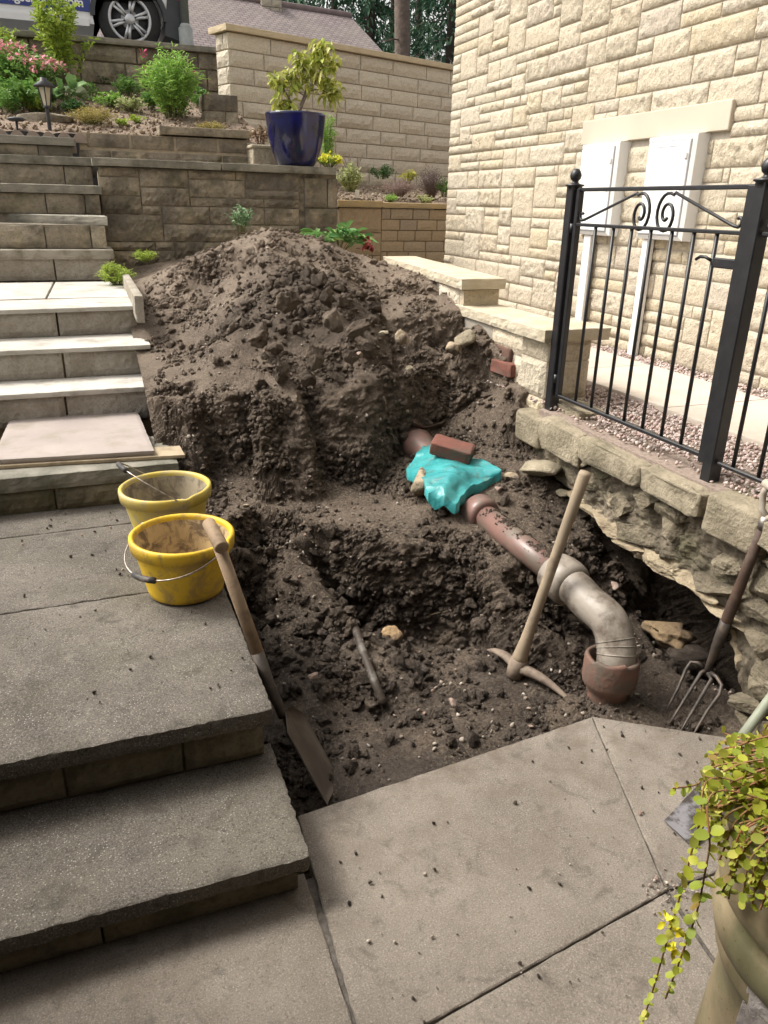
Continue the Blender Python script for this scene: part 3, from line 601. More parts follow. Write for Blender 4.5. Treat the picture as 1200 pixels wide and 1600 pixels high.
# ================================================================== BED SOIL (upper), LOW BED
def patch(name, X0_, X1_, Y0_, Y1_, zf, mat, n=60, amp=.02, m=None):
    gx_, gy_ = np.linspace(X0_, X1_, n), np.linspace(Y0_, Y1_, m or n); a_, b_ = np.meshgrid(gx_, gy_, indexing='ij'); z = zf(a_, b_)
    P = np.stack([a_.ravel(), b_.ravel(), z.ravel()], 1); P[:, 2] += amp*(billow(P*6, 4)-.6); I = np.arange(P.shape[0]).reshape(a_.shape)
    return mesh(name, P, np.stack([I[:-1, :-1], I[1:, :-1], I[1:, 1:], I[:-1, 1:]], -1).reshape(-1, 4), mat, smooth=True)
def bedz(x, y): return 2.27+.0*x+(y-8.6)*.26
BEDS = simple('bed_soil', (.16, .12, .09), (.28, .215, .165), 30, .95, .9, 80, .01)
st(patch('flower_bed', -3.5, 1.9, 8.62, 11.35, bedz, BEDS, 110))
st(patch('side_bed', 1.6, 7.0, 8.62, 12.2, lambda x, y: 1.72+(y-8.6)*.10, BEDS, 80))
st(patch('wall_backfill', .2, 1.9, 8.1, 8.55, lambda x, y: 2.03+0*x, BEDS, 20, .01))
CONTINUE = True
# ================================================================== HOUSE (right)
HX = 3.48
house = empty('stone_house', (HX, 7.5, .75), 'house of split cream stone filling the right side of the view', 'house')
mb = MB(); HO = (HX-.0025, 7.53, .62)
UN = .0775
random_rubble(mb, HO, (0, -1, 0), (-1, 0, 0), 6.6, 4.65, UN, .056, .013, 5, holes=[(7.53-5.2, 7.53-3.77, 2.13-.62, 2.285-.62)], joint=.009, res=.018, amp=1.0, fr=52, ew=.010)
coursed(mb, (HX, 7.53, .62), (1, 0, 0), (0, 1, 0), 1.2, [UN*2]*30, (.2, .4), .02, .01, .03, 9, res=.06)
mb.build('wall', CREAM, house, True)
MB().bbox((HX+.002, .93, .0), (HX+6, 7.52, 5.27)).build('mortar', CREAM_M, house)
LINT = simple('cast_lintel', (.50, .45, .36), (.55, .49, .395), 2, .9, .3, 120, .002)
MB().bevbox((HX-.012, 4.485, 2.2075), (.044, 1.44, .155)).build('lintel', LINT, house)
def meter_box(y0, y1, z0_, z1_, label, duct, back):
    t = empty('meter_box', (HX-.03, (y0+y1)/2, z0_), label, 'meter box', 'meter boxes on the house wall')
    c = ((y0+y1)/2, (z0_+z1_)/2); wy, hz = y1-y0, z1_-z0_
    # chamfered case
    bx = HX+.01; fx = HX-.105; V = []
    for (x, i) in ((bx, 0), (fx+.02, .004), (fx+.006, .025)):
        for (yy, zz) in ((y0+i, z0_+i), (y1-i, z0_+i), (y1-i, z1_-i), (y0+i, z1_-i)): V.append((x, yy, zz))
    Fc = [(a*4+k, a*4+(k+1) % 4, a*4+4+(k+1) % 4, a*4+4+k) for a in range(2) for k in range(4)]+[(8, 9, 10, 11)]
    MB().add(V, Fc).build('case', WHITE, t)
    MB().bevbox((fx+.0035, c[0], c[1]), (.009, wy-.058, hz-.058), b=.003).build('door_seal', GREYM, t)
    dr = MB().bevbox((fx+.0015, c[0], c[1]), (.012, wy-.07, hz-.07), b=.005).build('door', WHITE, t)
    zt = z1_-.065
    for s in (-1, 1) if back else (): MB().box((fx-.0045, c[0]+s*.05, zt), (.002, .075, .004)).build('vent_slot', GREYM, dr)
    MB().lathe([(0, 0), (.011, 0), (.011, .004), (0, .004)], (fx-.005, y0+.06, (z0_+z1_)/2), (-1, 0, 0), n=12).build('lock', GREYM, dr)
    MB().bevbox((fx-.008, y0+.052, z1_-.12), (.014, .02, .035)).build('latch', WHITE, dr)
    mb = MB(); p, r_ = duct; mb.bevbox((HX-.045, p, (z0_+.70)/2), (.05, r_, z0_-.70)); mb.build('duct', WHITE, t)
meter_box(3.93, 4.37, 1.53, 2.128, 'white wall meter box with grille slots, nearer the right gate post', (4.29, .06), 1)
meter_box(4.66, 5.10, 1.53, 2.128, 'plain white wall meter box, the left one, beside the left gate post', (4.94, .085), 0)
# ---- gravel yard, stepping flags
YARD = simple('yard_earth', (.22, .17, .14), (.32, .26, .22), 60, .95, .9, 160, .005)
st(MB().bbox((2.22, -1.0, .52), (HX+.02, 4.6, .775)).bbox((2.04, -1.0, .66), (2.23, 3.2, .768)).bbox((2.6, 4.58, .5), (HX+.02, 7.6, .77)).build('gravel_bed', YARD))
st(MB().bbox((2.05, -1.0, -.6), (2.36, 1.60, .70)).build('bank', OLDM))
PATHF = simple('buff_path_flag', (.50, .44, .38), (.56, .50, .43), 3, .85, .25, 70, .002, dirt=(.42, .36, .30), dscale=7, dlo=.5, dhi=.8)
mb = MB(); px0, px1 = 2.60, 3.24
yy = 4.75
for L_ in (.87, .95, .92, .95, .95, .95):
    slab(mb, [(px0, yy-L_+.006, .803), (px1, yy-L_+.006, .803), (px1+.02, yy, .803), (px0-.02, yy, .803)], .04, .06, .001, .002); yy -= L_
st(mb.build('path', PATHF))
PINK = m_stone('pink_chippings', [(.46, .36, .32), (.60, .52, .47), (.38, .25, .22), (.52, .44, .42), (.66, .60, .55), (.42, .30, .26), (.33, .27, .25)], bs=120, bd=.002)
VG = rock_variants(8, 1, .35, .75, 33, 3)
n = 15000; gxr = rs.uniform(2.06, HX-.01, n); gyr = rs.uniform(1.2, 4.65, n); k = (gxr < px0-.0) | (gxr > px1+.012); gxr, gyr = gxr[k], gyr[k]
edge = 2.13+.05*np.sin(gyr*9); k = (gxr > edge) | (rs.rand(len(gxr)) < .22); gxr, gyr = gxr[k], gyr[k]
S = .007+.006*rs.rand(len(gxr))
tag(scatter('gravel', VG, np.stack([gxr, gyr, .776+S*.4+.006*rs.rand(len(gxr))], 1), S, PINK, 12, smooth=False), 'pinkish stone chippings filling the strip between the gate and the house', 'gravel', kind='stuff')
# ================================================================== KERB WALL (right of the pit, undermined)
kw = empty('rubble_wall', (2.1, 2.4, .0), 'old rubble kerb wall under the gate, its foot broken away over a dark hollow', 'wall')
bot = [(3.36, .50), (3.04, .50), (2.85, .44), (2.69, .405), (2.55, .385), (2.42, .36), (2.30, .335), (2.2, .35), (2.05, .375), (1.95, .35), (1.87, .325), (1.78, .29), (1.745, .22), (1.70, .13), (1.66, -.02), (1.60, -.12), (1.0, -.12)]
by = A([b[0] for b in bot])[::-1]; bz = A([b[1] for b in bot])[::-1]
ny_, nz_ = 330, 90
Yk = np.linspace(1.0, 3.30, ny_); Tk = np.linspace(0, 1, nz_); yk, tk = np.meshgrid(Yk, Tk, indexing='ij')
zb = np.interp(Yk, by, bz)+.018*fbm(np.stack([Yk*9, Yk*0, Yk*0], 1), 3); zt_ = .66+0*Yk
zk = zb[:, None]+(zt_-zb)[:, None]*tk; Pq = np.stack([2.045+0*yk.ravel(), yk.ravel(), zk.ravel()], 1)
# rubble stones: cells with sunk joints
rsd = np.random.RandomState(4); cy_ = []; 
for r in range(7):
    x = 1.0+rsd.rand()*.2
    while x < 3.4: cy_.append((x+rsd.normal(0, .02), -.02+r*.105+rsd.normal(0, .012))); x += rsd.uniform(.14, .30)
cy_ = A(cy_); wq = Pq.copy(); wob = .03*fbm(Pq*6, 3)
D = np.abs(Pq[:, None, 1]+wob[:, None]-cy_[None, :, 0])**2*.42+(Pq[:, None, 2]+wob[:, None]*.5-cy_[None, :, 1])**2*1.6
Ds = np.sort(np.sqrt(D), axis=1); e = Ds[:, 1]-Ds[:, 0]
rel = .020*billow(Pq*11, 5, .62)+.026*fbm(Pq*6, 6, .68)
bw = .022+.05*np.abs(fbm(np.stack([Yk*5, Yk*0+2, Yk*0], 1), 4, .6)); bw *= ((Yk > 1.72) & (Yk < 2.75)); inb = ((zk-zb[:, None]) < bw[:, None]).ravel(); rel = rel+.010*inb+inb*.010*billow(Pq*26+4, 3)
Pq[:, 0] -= rel-.02
I = np.arange(ny_*nz_).reshape(ny_, nz_)
Fq = np.stack([I[:-1, :-1], I[:-1, 1:], I[1:, 1:], I[1:, :-1]], -1).reshape(-1, 4)
under = Pq.reshape(ny_, nz_, 3)[:, 0, :].copy(); U2 = [under+A([.05*k, 0, .01*k*(k > 0)])+.012*np.stack([0*Yk, 0*Yk, fbm(np.stack([Yk*12, Yk*0+k, Yk*0], 1), 3)], 1) for k in range(0, 7)]
Uv = np.vstack(U2); base_ = len(Pq); J = np.arange(7*ny_).reshape(7, ny_)+base_
Fu = np.stack([J[:-1, :-1], J[:-1, 1:], J[1:, 1:], J[1:, :-1]], -1).reshape(-1, 4)
FOOT = simple('broken_sandstone', (.36, .30, .205), (.25, .205, .14), 14, .95, 1.0, 40, .012, dirt=(.16, .12, .08), dscale=9, dlo=.5, dhi=.65)
RUB = NT('rubble_face'); c = RUB.ramp(RUB.noise(7, 8, .6), [(.3, (.08, .068, .05)), (.5, (.16, .135, .10)), (.7, (.26, .22, .165))])
c = RUB.mix(RUB.mr(RUB.noise(4, 6), .52, .66, 0, .45), c, (.115, .12, .06)); c = RUB.mix(RUB.mr(RUB.noise(40, 5, .7), .5, .3, 0, .6), c, (.05, .043, .033))
c = RUB.mix(RUB.mr(RUB.noise(10, 5), .6, .7, 0, .7), c, (.42, .35, .24))
RUB.bump(RUB.noise(55, 8, .7), 1.0, .012); RUB = RUB.fin(c, .92, .2)
rfo = mesh('rubble_face', np.vstack([Pq, Uv]), np.vstack([Fq, Fu]), [RUB, FOOT], kw, False)
mi = np.zeros(len(Fq)+len(Fu), np.int32); mi[:len(Fq)] = inb[Fq[:, 0]]; rfo.data.polygons.foreach_set('material_index', mi); rfo.data.update()
MB().bbox((2.33, 1.0, .35), (2.6, 3.3, .66)).bbox((2.10, 1.0, .56), (2.35, 3.25, .665)).build('backing', OLDM, kw)
# broken pale footing along the lower edge
# separate rubble stones bedded in the face, and broken pale slabs along its lower edge
rk = np.random.RandomState(17)
def rocks_into(mb, n_rows):
    for (y_, z_, ly, lz, sd_) in n_rows:
        V, Fc = rock_variants(1, 4, .35, 1.0, sd_, 16)[0]; V = V/np.abs(V).max(0); V = V*(1+.09*fbm(V*4+sd_, 6, .68))[:, None]
        a_ = rk.normal()*.12; V = V*A([.055, ly/2, lz/2]); V = V@A([[1, 0, 0], [0, math.cos(a_), math.sin(a_)], [0, -math.sin(a_), math.cos(a_)]])
        mb.add(V+A([2.058+rk.uniform(-.016, .010), y_, z_]), Fc)
rows = []; k_ = 0; z_ = .66
while z_ > -.08:
    h_ = rk.uniform(.065, .115); y_ = 1.0+rk.rand()*.1
    while y_ < 3.35:
        l_ = rk.uniform(.11, .27); c_ = y_+l_/2; zlo = np.interp(c_, by, bz)+.05
        if z_-h_/2 > zlo and rk.rand() < .72: rows.append((c_, z_-h_/2+rk.normal()*.008, l_*1.04, h_*1.08, 300+k_)); k_ += 1
        y_ += l_
    z_ -= h_
mb = MB(); rocks_into(mb, rows)
RUBST = m_stone('rubble_stones', [(.19, .16, .115), (.26, .225, .165), (.16, .135, .10), (.29, .25, .18), (.22, .19, .135)], dark=(.085, .07, .05), damt=.75, bs=45, bd=.02, ds=8, moss=.35, bstr=1.0)
mesh('rubble_stones', np.vstack(mb.V), mb.F, RUBST, kw, False)
rows = []; y_ = 1.74
while y_ < 2.72:
    l_ = rk.uniform(.06, .26); rows.append((y_+l_/2, np.interp(y_+l_/2, by, bz)+rk.uniform(.005, .03), l_*1.3, rk.uniform(.035, .075), 600+len(rows))); y_ += l_*.8
mb = MB(); rocks_into(mb, rows); mesh('footing', np.vstack(mb.V), mb.F, FOOT, kw, False)
# coping stones: each its own worn shape
COPK = m_stone('kerb_coping', [(.36, .315, .235), (.44, .385, .28), (.32, .275, .20)], dark=(.15, .13, .09), damt=.6, bs=40, bd=.025, ds=7, moss=.12)
def worn(mb, y0, y1, x0, x1, z0_, z1_, seed, amp=.016, fr=9):
    V, Fc = ICO[4]; P = np.sign(V)*np.abs(V)**.17; P = P/np.abs(P).max(0)
    c_ = A([(x0+x1)/2, (y0+y1)/2, (z0_+z1_)/2]); h = A([x1-x0, y1-y0, z1_-z0_])/2; P = P*h
    Pn = V*(1.25*amp*fbm((P+c_)*fr+seed*3.1, 6, .65)+.3*amp*billow((P+c_)*30, 4, .6))[:, None]; mb.add(P+Pn+c_, Fc)
for i, (y0, y1, x0, z1_, am) in enumerate([(3.12, 3.36, 2.00, .735, .006), (2.775, 3.11, 1.99, .755, .018), (2.33, 2.765, 1.985, .75, .018), (1.98, 2.32, 1.975, .755, .02), (1.72, 1.972, 1.985, .775, .006), (1.30, 1.71, 1.97, .77, .015), (.9, 1.29, 1.97, .77, .015)]):
    mb = MB(); worn(mb, y0, y1, x0, 2.27, z1_-(.155 if i in (0, 1, 4) else .095), z1_, i+1, am); mb.build('coping_stone', COPK, kw, True)
mb = MB(); worn(mb, 2.95, 3.24, 2.12, 2.28, .73, .80, 12, .02); mb.build('coping_stone', COPK, kw, True)
# ---- stub of broken lower footing at the far end, in the soil
rock('footing_block', (1.97, 3.02, .515), (.20, .26, .09), COPK, 'rough pale footing stone bedded in soil under the first coping stone', 'stone', 5, 3, .2, .1)
# ================================================================== GATE AND RAILING
GXp = 2.095
def post(y, z0_, label):
    t = empty('gate_post', (GXp, y, z0_), label, 'gate post', 'black gate posts')
    MB().bevbox((GXp, y, (z0_+1.80)/2), (.052, .052, 1.80-z0_)).build('shaft', BLACKM, t)
    mb = MB(); mb.lathe([(0, 1.858-1.80+.012), (.012, .068), (.022, .055), (.026, .040), (.022, .026), (.013, .018), (.016, .010), (.028, .006), (.042, .004), (.042, -.003), (.03, -.006), (.03, -.02)], (GXp, y, 1.80), n=20)
    mb.build('finial', BLACKM, t, True); return t
pl_ = post(3.175, .74, 'left black gate post with ball finial, its foot in the rubble beside the cream pillar')
pr_ = post(2.075, .72, 'right black gate post with ball finial where the gate latches')
gt = empty('garden_gate', (GXp, 3.1, .83), 'black wrought iron gate with scrolls between its two posts, closed', 'gate')
YL, YR = 3.125, 2.122; ZB, ZM, ZT = .850, 1.637, 1.782
mb = MB(); mb.bevbox((GXp, (YL+YR)/2, ZT), (.014, YL-YR, .016), b=.003).bevbox((GXp, (YL+YR)/2, ZM), (.026, YL-YR, .014), b=.003).bevbox((GXp, (YL+YR)/2, ZB), (.026, YL-YR, .016), b=.003)
mb.bevbox((GXp, YL, (ZB+ZT)/2), (.026, .026, ZT-ZB+.01), b=.003).bevbox((GXp, YR, (ZB+ZT)/2-.01), (.03, .034, ZT-ZB+.03), b=.003); mb.build('gate_frame', BLACKM, gt)
for y in (2.979, 2.852, 2.730, 2.610, 2.487, 2.368, 2.253):
    MB().tube([(GXp, y, ZB), (GXp, y, ZM)], .0075, 8).build('bar', BLACKM, gt, True)
def scroll(y_out, y_in, sgn):
    """bar that curls up by the stile, climbs to the top rail and turns down into a spiral"""
    P = []; z0_ = ZM+.018; r1 = .020
    for k in range(10): a = -math.pi*.15+math.pi*1.25*k/9; rr = r1*(.45+.55*(k/9)); P.append((y_out+sgn*(.020)-sgn*rr*math.sin(a+.5)*1.0, z0_+r1+rr*math.cos(a+.5)))
    P = []; 
    for k in range(12):                                      # small outer curl
        a = math.radians(-60+k*270/11); rr = .010+.012*k/11
        P.append((y_out+sgn*(.026+rr*math.sin(math.pi-a)*-1), z0_+.024+rr*math.cos(math.pi-a)*-1*-1))
    P = [(y_out+sgn*(.024-rr_*math.cos(a)), z0_+.020+rr_*math.sin(a)) for a, rr_ in [(math.radians(130-k*24), .008+.0013*k) for k in range(10)]]
    P.append((y_out+sgn*.045, z0_+.004)); P.append((y_in-sgn*.060, ZT-.016)); 
    cy, cz, R1 = y_in, ZM+.062, .080                          # spiral
    for k in range(34):
        a = math.radians(118-k*18.5); rr = .072*(1-k/33)**.85+.012 if k > 9 else .072+.010*(9-k)/9
        P.append((cy+sgn*(-.035+rr*math.cos(a)*.72+.010), cz-.012+rr*math.sin(a)*.92+.004*(k < 10)))
    return [(GXp, y, z) for y, z in P]
for (yo, yi, sg) in ((YL-.012, 2.665, -1), (YR+.018, 2.560, 1)):
    MB().tube(scroll(yo, yi, sg), .0062, 8).build('scroll', BLACKM, gt, True)
mb = MB().bevbox((GXp-.002, 2.185, 1.535), (.022, .11, .034)).build('lock_case', BLACKM, gt)
MB().tube([(GXp-.015, 2.245, 1.542), (GXp-.02, 2.27, 1.552), (GXp-.02, 2.295, 1.552), (GXp-.02, 2.315, 1.541)], .006, 8).build('latch_handle', BLACKM, mb, True)
for z in (1.62, .93): MB().tube([(GXp-.01, 3.148, z-.02), (GXp-.01, 3.148, z+.02)], .012, 10).build('hinge', BLACKM, gt, True)
rl = empty('railing', (GXp, 1.6, .8), 'black iron railing panel cut by the right edge, beyond the right gate post', 'railing')
ya, yb = 2.045, 1.0
for z_, w_ in ((ZM, .026), (ZB-.005, .0255), (ZT, .014)): MB().bevbox((GXp, (ya+yb)/2, z_), (w_, ya-yb, .015)).build('rail', BLACKM, rl)
for k in range(8): MB().tube([(GXp, 1.977-k*.118, ZB), (GXp, 1.977-k*.118, ZM)], .0075, 8).build('bar', BLACKM, rl, True)
MB().tube(scroll(2.045, 1.60, -1), .0062, 8).build('scroll', BLACKM, rl, True)
# ================================================================== STEPPED LOW WALL (cream) with pillar
lw = empty('stepped_wall', (2.2, 4.5, .7), 'low new cream wall with stepped copings running from the gate pillar up behind the heap', 'wall')
PCX, PCY = 2.225, 3.39
mb = MB(); z = .60
for h in (.20, .19, .11):
    for (O, u, n) in (((PCX-.125, PCY-.125, z), (1, 0, 0), (0, -1, 0)), ((PCX-.125, PCY+.125, z), (0, -1, 0), (-1, 0, 0)), ((PCX+.125, PCY-.125, z), (0, 1, 0), (1, 0, 0))):
        O_, u_, v_, n_ = wallframe(O, u, n); block(mb, O_, u_, v_, n_, .25, h-.006, .014, .03, random.Random(int(z*100)), res=.02)
    z += h
mb.build('pillar', CREAM, lw); MB().bbox((PCX-.12, PCY-.12, .55), (PCX+.12, PCY+.12, 1.10)).build('pillar_core', CREAM_M, lw)
mb = MB(); slab(mb, [(PCX-.19, PCY-.185, 1.158), (PCX+.19, PCY-.185, 1.158), (PCX+.19, PCY+.185, 1.158), (PCX-.19, PCY+.185, 1.158)], .062, .03, .003, .004); mb.build('pillar_cap', COPE, lw)
mb = MB(); slab(mb, [(2.12, PCY+.19, 1.135), (2.40, PCY+.19, 1.135), (2.42, 4.46, 1.135), (2.14, 4.46, 1.135)], .062, .03, .005, .004)
slab(mb, [(2.10, 4.28, 1.30), (2.40, 4.28, 1.30), (2.66, 6.35, 1.30), (2.36, 6.35, 1.30)], .065, .04, .005, .004); mb.build('coping', COPE, lw)
CBLK = simple('grey_block', (.36, .33, .28), (.30, .27, .225), 12, .95, .7, 70, .005)
mb = MB().bbox((2.155, PCY+.125, .6), (2.38, 4.40, 1.071)); mb.build('grey_block_core', CBLK, lw)
mb = MB(); coursed(mb, (2.155, 3.95, .55), (0, -1, 0), (-1, 0, 0), .44, [.20, .20, .115], (.42, .46), .014, .006, .03, 3, res=.025)
coursed(mb, (2.39, 4.42, .6), (0, -1, 0), (-1, 0, 0), .0001, [.1], (.3, .4), .01) if False else None
coursed(mb, (2.14, 4.33, 1.07), (1, 0, 0), (0, -1, 0), .25, [.16], (.2, .3), .01, .008, .05, 4, res=.03)
coursed(mb, (2.18, 4.78, 1.07), (-.02, -.42, 0), (-1, 0, 0), .45, [.16], (.3, .4), .01, .008, .05, 5, res=.03); mb.build('stone_facing', CREAM, lw)
MB().add([(2.15, 4.34, .7), (2.39, 4.34, .7), (2.63, 6.3, .7), (2.39, 6.3, .7), (2.15, 4.34, 1.234), (2.39, 4.34, 1.234), (2.63, 6.3, 1.234), (2.39, 6.3, 1.234)], [(0, 3, 2, 1), (4, 5, 6, 7), (0, 1, 5, 4), (1, 2, 6, 5), (2, 3, 7, 6), (3, 0, 4, 7)]).build('core', CBLK, lw)
# ================================================================== SIDE BED WALL (buff) behind the house corner
sw = empty('side_bed_wall', (3.4, 8.5, .7), 'low buff stone wall with coping holding the heather bed behind the house corner', 'wall')
x0 = ony(529, 312, 8.5)[0]; mb = MB()
coursed(mb, (x0, 8.5, .75), (1, 0, 0), (0, -1, 0), .50, [.20, .22, .24, .26], (.5, .6), .014, .008, .06, 41, res=.03)
coursed(mb, (x0+.50, 8.5, .75), (1, 0, 0), (0, -1, 0), 2.6, [.115]*8, (.2, .28), .006, .010, .06, 42, res=.04); mb.build('stonework', BUFF, sw)
MB().bbox((x0, 8.512, .7), (x0+3.1, 8.66, 1.66)).build('mortar', simple('brown_mortar', (.20, .145, .085), (.26, .20, .13), 20, .95), sw)
mb = MB(); slab(mb, [(x0-.02, 8.46, 1.745), (x0+.5, 8.46, 1.745), (x0+.5, 8.70, 1.745), (x0-.02, 8.70, 1.745)], .07, .04, .003, .003); slab(mb, [(x0+.505, 8.47, 1.73), (x0+3.1, 8.47, 1.73), (x0+3.1, 8.70, 1.73), (x0+.505, 8.70, 1.73)], .055, .05, .003, .003)
mb.build('coping', simple('buff_coping', (.52, .38, .20), (.44, .34, .20), 5, .9, .4, 70, .003), sw)
# ================================================================== TALL CREAM GARDEN WALL
CO = ony(356, 45, 10.2); cdv = A([.939, .344, 0]); cdv /= np.linalg.norm(cdv); cnn = A([cdv[1], -cdv[0], 0])
tw = empty('garden_wall', (CO[0], CO[1], 1.6), 'tall coursed cream garden wall with flat coping behind the blue pot', 'wall')
mb = MB(); rh = .176; nr_ = 12; zb_ = 3.53-rh*nr_
coursed(mb, (CO[0], CO[1], zb_), cdv, cnn, 5.2, [rh]*nr_, (.42, .66), .022, .012, .05, 51, res=.045, fr=12, ew=.03)
en = -cdv; coursed(mb, A([CO[0], CO[1], zb_])-cnn*.30, cnn, en, .30, [rh]*nr_, (.29, .31), .018, .012, .05, 52, res=.05, fr=12)
mb.build('stonework', CREAM2, tw)
q = lambda a, b, z: tuple(A([CO[0], CO[1], 0])+cdv*a+cnn*b+A([0, 0, z]))
V = [q(a, b, z) for z in (1.2, 3.53) for (a, b) in ((.012, -.012), (5.2, -.012), (5.2, -.29), (.012, -.29))]
MB().add(V, [(0, 3, 2, 1), (4, 5, 6, 7), (0, 1, 5, 4), (1, 2, 6, 5), (2, 3, 7, 6), (3, 0, 4, 7)]).build('mortar', simple('wall_mortar', (.40, .35, .28), (.34, .29, .23), 20, .95), tw)
mb = MB(); slab(mb, [q(-.06, .06, 3.60), q(5.2, .06, 3.60), q(5.2, -.36, 3.60), q(-.06, -.36, 3.60)], .065, .06, .003, .003); mb.build('coping', simple('garden_coping', (.56, .46, .31), (.50, .41, .28), 6, .9, .4, 60, .003), tw)
# ================================================================== DARK ROAD WALL
rw = empty('road_wall', (-.5, 11.3, 2.6), 'old soot blackened stone wall below the parked van', 'wall')
ra, rb = ony(-10, 26, 11.15), ony(338, 70, 11.15); rdv = A([rb[0]-ra[0], 0, 0])
mb = MB(); coursed(mb, (-3.2, 11.2, 2.6), (1, 0, 0), (0, -1, 0), rb[0]+3.25, [.22, .20, .24, .19], (.25, .7), .024, .02, .08, 61, res=.05, fr=9); mb.build('stonework', OLDST, rw)
MB().bbox((-3.2, 11.215, 2.5), (rb[0]+.05, 11.5, 3.45)).build('mortar', OLDM, rw)
mb = MB(); slab(mb, [(-3.2, 11.13, 3.515), (rb[0]+.05, 11.13, 3.515), (rb[0]+.05, 11.55, 3.515), (-3.2, 11.55, 3.515)], .065, .08, .006, .006, fr=5); mb.build('coping', DARKCOPE, rw)
# ================================================================== BUCKETS
def bucket(label, C, rb, rt, z0_, z1_, inner, outer, a_ang, p_ang, phi, spout, seed, br=.205):
    t = empty('bucket', (C[0], C[1], z0_), label, 'bucket', 'yellow builder buckets on the concrete steps')
    H_ = z1_-z0_
    def f(r, h, a):
        k = h/H_; rr = r*(1+.018*math.sin(2*a+seed)*k)
        da = (a-spout+math.pi) % (2*math.pi)-math.pi
        if k > .55: rr += .020*max(0, k-.55)/.45*math.exp(-(da/.13)**2)
        return rr, h
    n_ = 96
    body = [(0, .004), (rb-.012, .002), (rb, .010)]+[(rb+(rt-.012-rb)*k/10, .010+(H_-.055)*k/10) for k in range(1, 11)]
    MB().lathe(body, (C[0], C[1], z0_), n=n_, fn=f).build('shell', outer, t, True)
    ins = [(rt-.016, H_-.02)]+[(rt-.018-(rt-rb-.005)*k/8, H_-.02-(H_-.035)*k/8) for k in range(1, 9)]+[(0, .018)]
    MB().lathe(ins, (C[0], C[1], z0_), n=n_, fn=f).build('lining', inner, t, True)
    rim = [(rt-.014, H_-.05), (rt+.001, H_-.048), (rt+.004, H_-.014), (rt+.003, H_-.004), (rt-.004, H_+.001), (rt-.012, H_-.002), (rt-.016, H_-.012), (rt-.016, H_-.03)]
    MB().lathe(rim, (C[0], C[1], z0_), n=n_, fn=f).build('rim', outer, t, True)
    a = A([math.cos(a_ang), math.sin(a_ang), 0]); p = A([math.cos(p_ang)*math.cos(phi), math.sin(p_ang)*math.cos(phi), math.sin(phi)])
    c0 = A([C[0], C[1], z1_-.02]); wire = []
    for k in range(25):
        th = math.pi*k/24; wire.append(c0+a*(rt+.006)*math.cos(th)+p*br*math.sin(th)**.85)
    w_ = MB().tube(wire, .0028, 8).build('bail', STEELW, t, True)
    MB().tube([wire[k]+A([0, 0, 0]) for k in (10, 11, 12, 13, 14)], .0115, 12).build('grip', RUBBER, w_, True)
    for s in (0, 24):
        q_ = wire[s]; MB().tube([q_+A([0, 0, -.012])+a*.003*(1 if s == 0 else -1), q_+A([0, 0, .012])+a*.006*(1 if s == 0 else -1), q_+A([0, 0, .018])-a*.008*(1 if s == 0 else -1)], .0035, 8).build('lug', STEELW, t, True)
    return t
STEELW = simple('galvanised_wire', (.42, .40, .37), (.22, .17, .13), 60, .4, 0, spec=.6, metal=.8)
RUBBER = simple('black_rubber_grip', (.03, .03, .032), (.075, .07, .065), 40, .6, .3, 90, .002, dirt=(.16, .13, .11), dscale=30)
def m_bucket(name, col, col2, dirt, amt, sc_=9):
    N = NT(name); c = N.mix(N.mr(N.noise(4, 4), .35, .65), col, col2)
    c = N.mix(N.mr(N.noise(sc_, 9, .7, .6), .47, .60, 0, amt), c, dirt); c = N.mix(N.mr(N.noise(55, 3, .6), .68, .74, 0, .8), c, (.10, .07, .04))
    sep = N.n('ShaderNodeSeparateXYZ'); N.L(N.tc.outputs['Object'], sep.inputs[0])
    m = N.n('ShaderNodeMapping'); m.inputs['Scale'].default_value = (14, 14, 1.2); N.L(N.tc.outputs['Object'], m.inputs[0])
    c = N.mix(N.mr(N.noise(2.2, 4, .6, vec=m.outputs[0]), .56, .70, 0, .35*amt+.1), c, dirt)
    N.bump(N.noise(90, 4), .25, .001); return N.fin(c, .5, .45)
BYEL = m_bucket('yellow_plastic', (.70, .46, .02), (.60, .38, .02), (.28, .19, .07), .75)
BYEL2 = m_bucket('faded_yellow_plastic', (.58, .45, .10), (.50, .38, .06), (.40, .35, .23), .9)
BIN = m_bucket('cement_lining', (.52, .38, .19), (.42, .31, .17), (.15, .105, .065), 1.0, 17)
BIN2 = m_bucket('grey_cement_lining', (.34, .29, .20), (.27, .225, .155), (.13, .105, .075), 1.0, 14)
zA = float(ony(284, 832, 2.62)[2])
bucket('bright yellow builder bucket with its wire handle dropped at the front, beside the spade handle', (float(ony(284, 832, 2.62)[0]), 2.62), .137, .187, .343, zA, BIN, BYEL, math.radians(-48), math.radians(-138), math.radians(-20), math.radians(42), 1.0, br=.222)
cB = onz(258, 758, zA-.01)
bucket('faded yellow builder bucket standing behind the brighter one, handle raised to the left', (cB[0], cB[1]), .140, .192, .343, zA-.01, BIN2, BYEL2, math.radians(-75), math.radians(190), math.radians(37), math.radians(20), 2.6, br=.215)
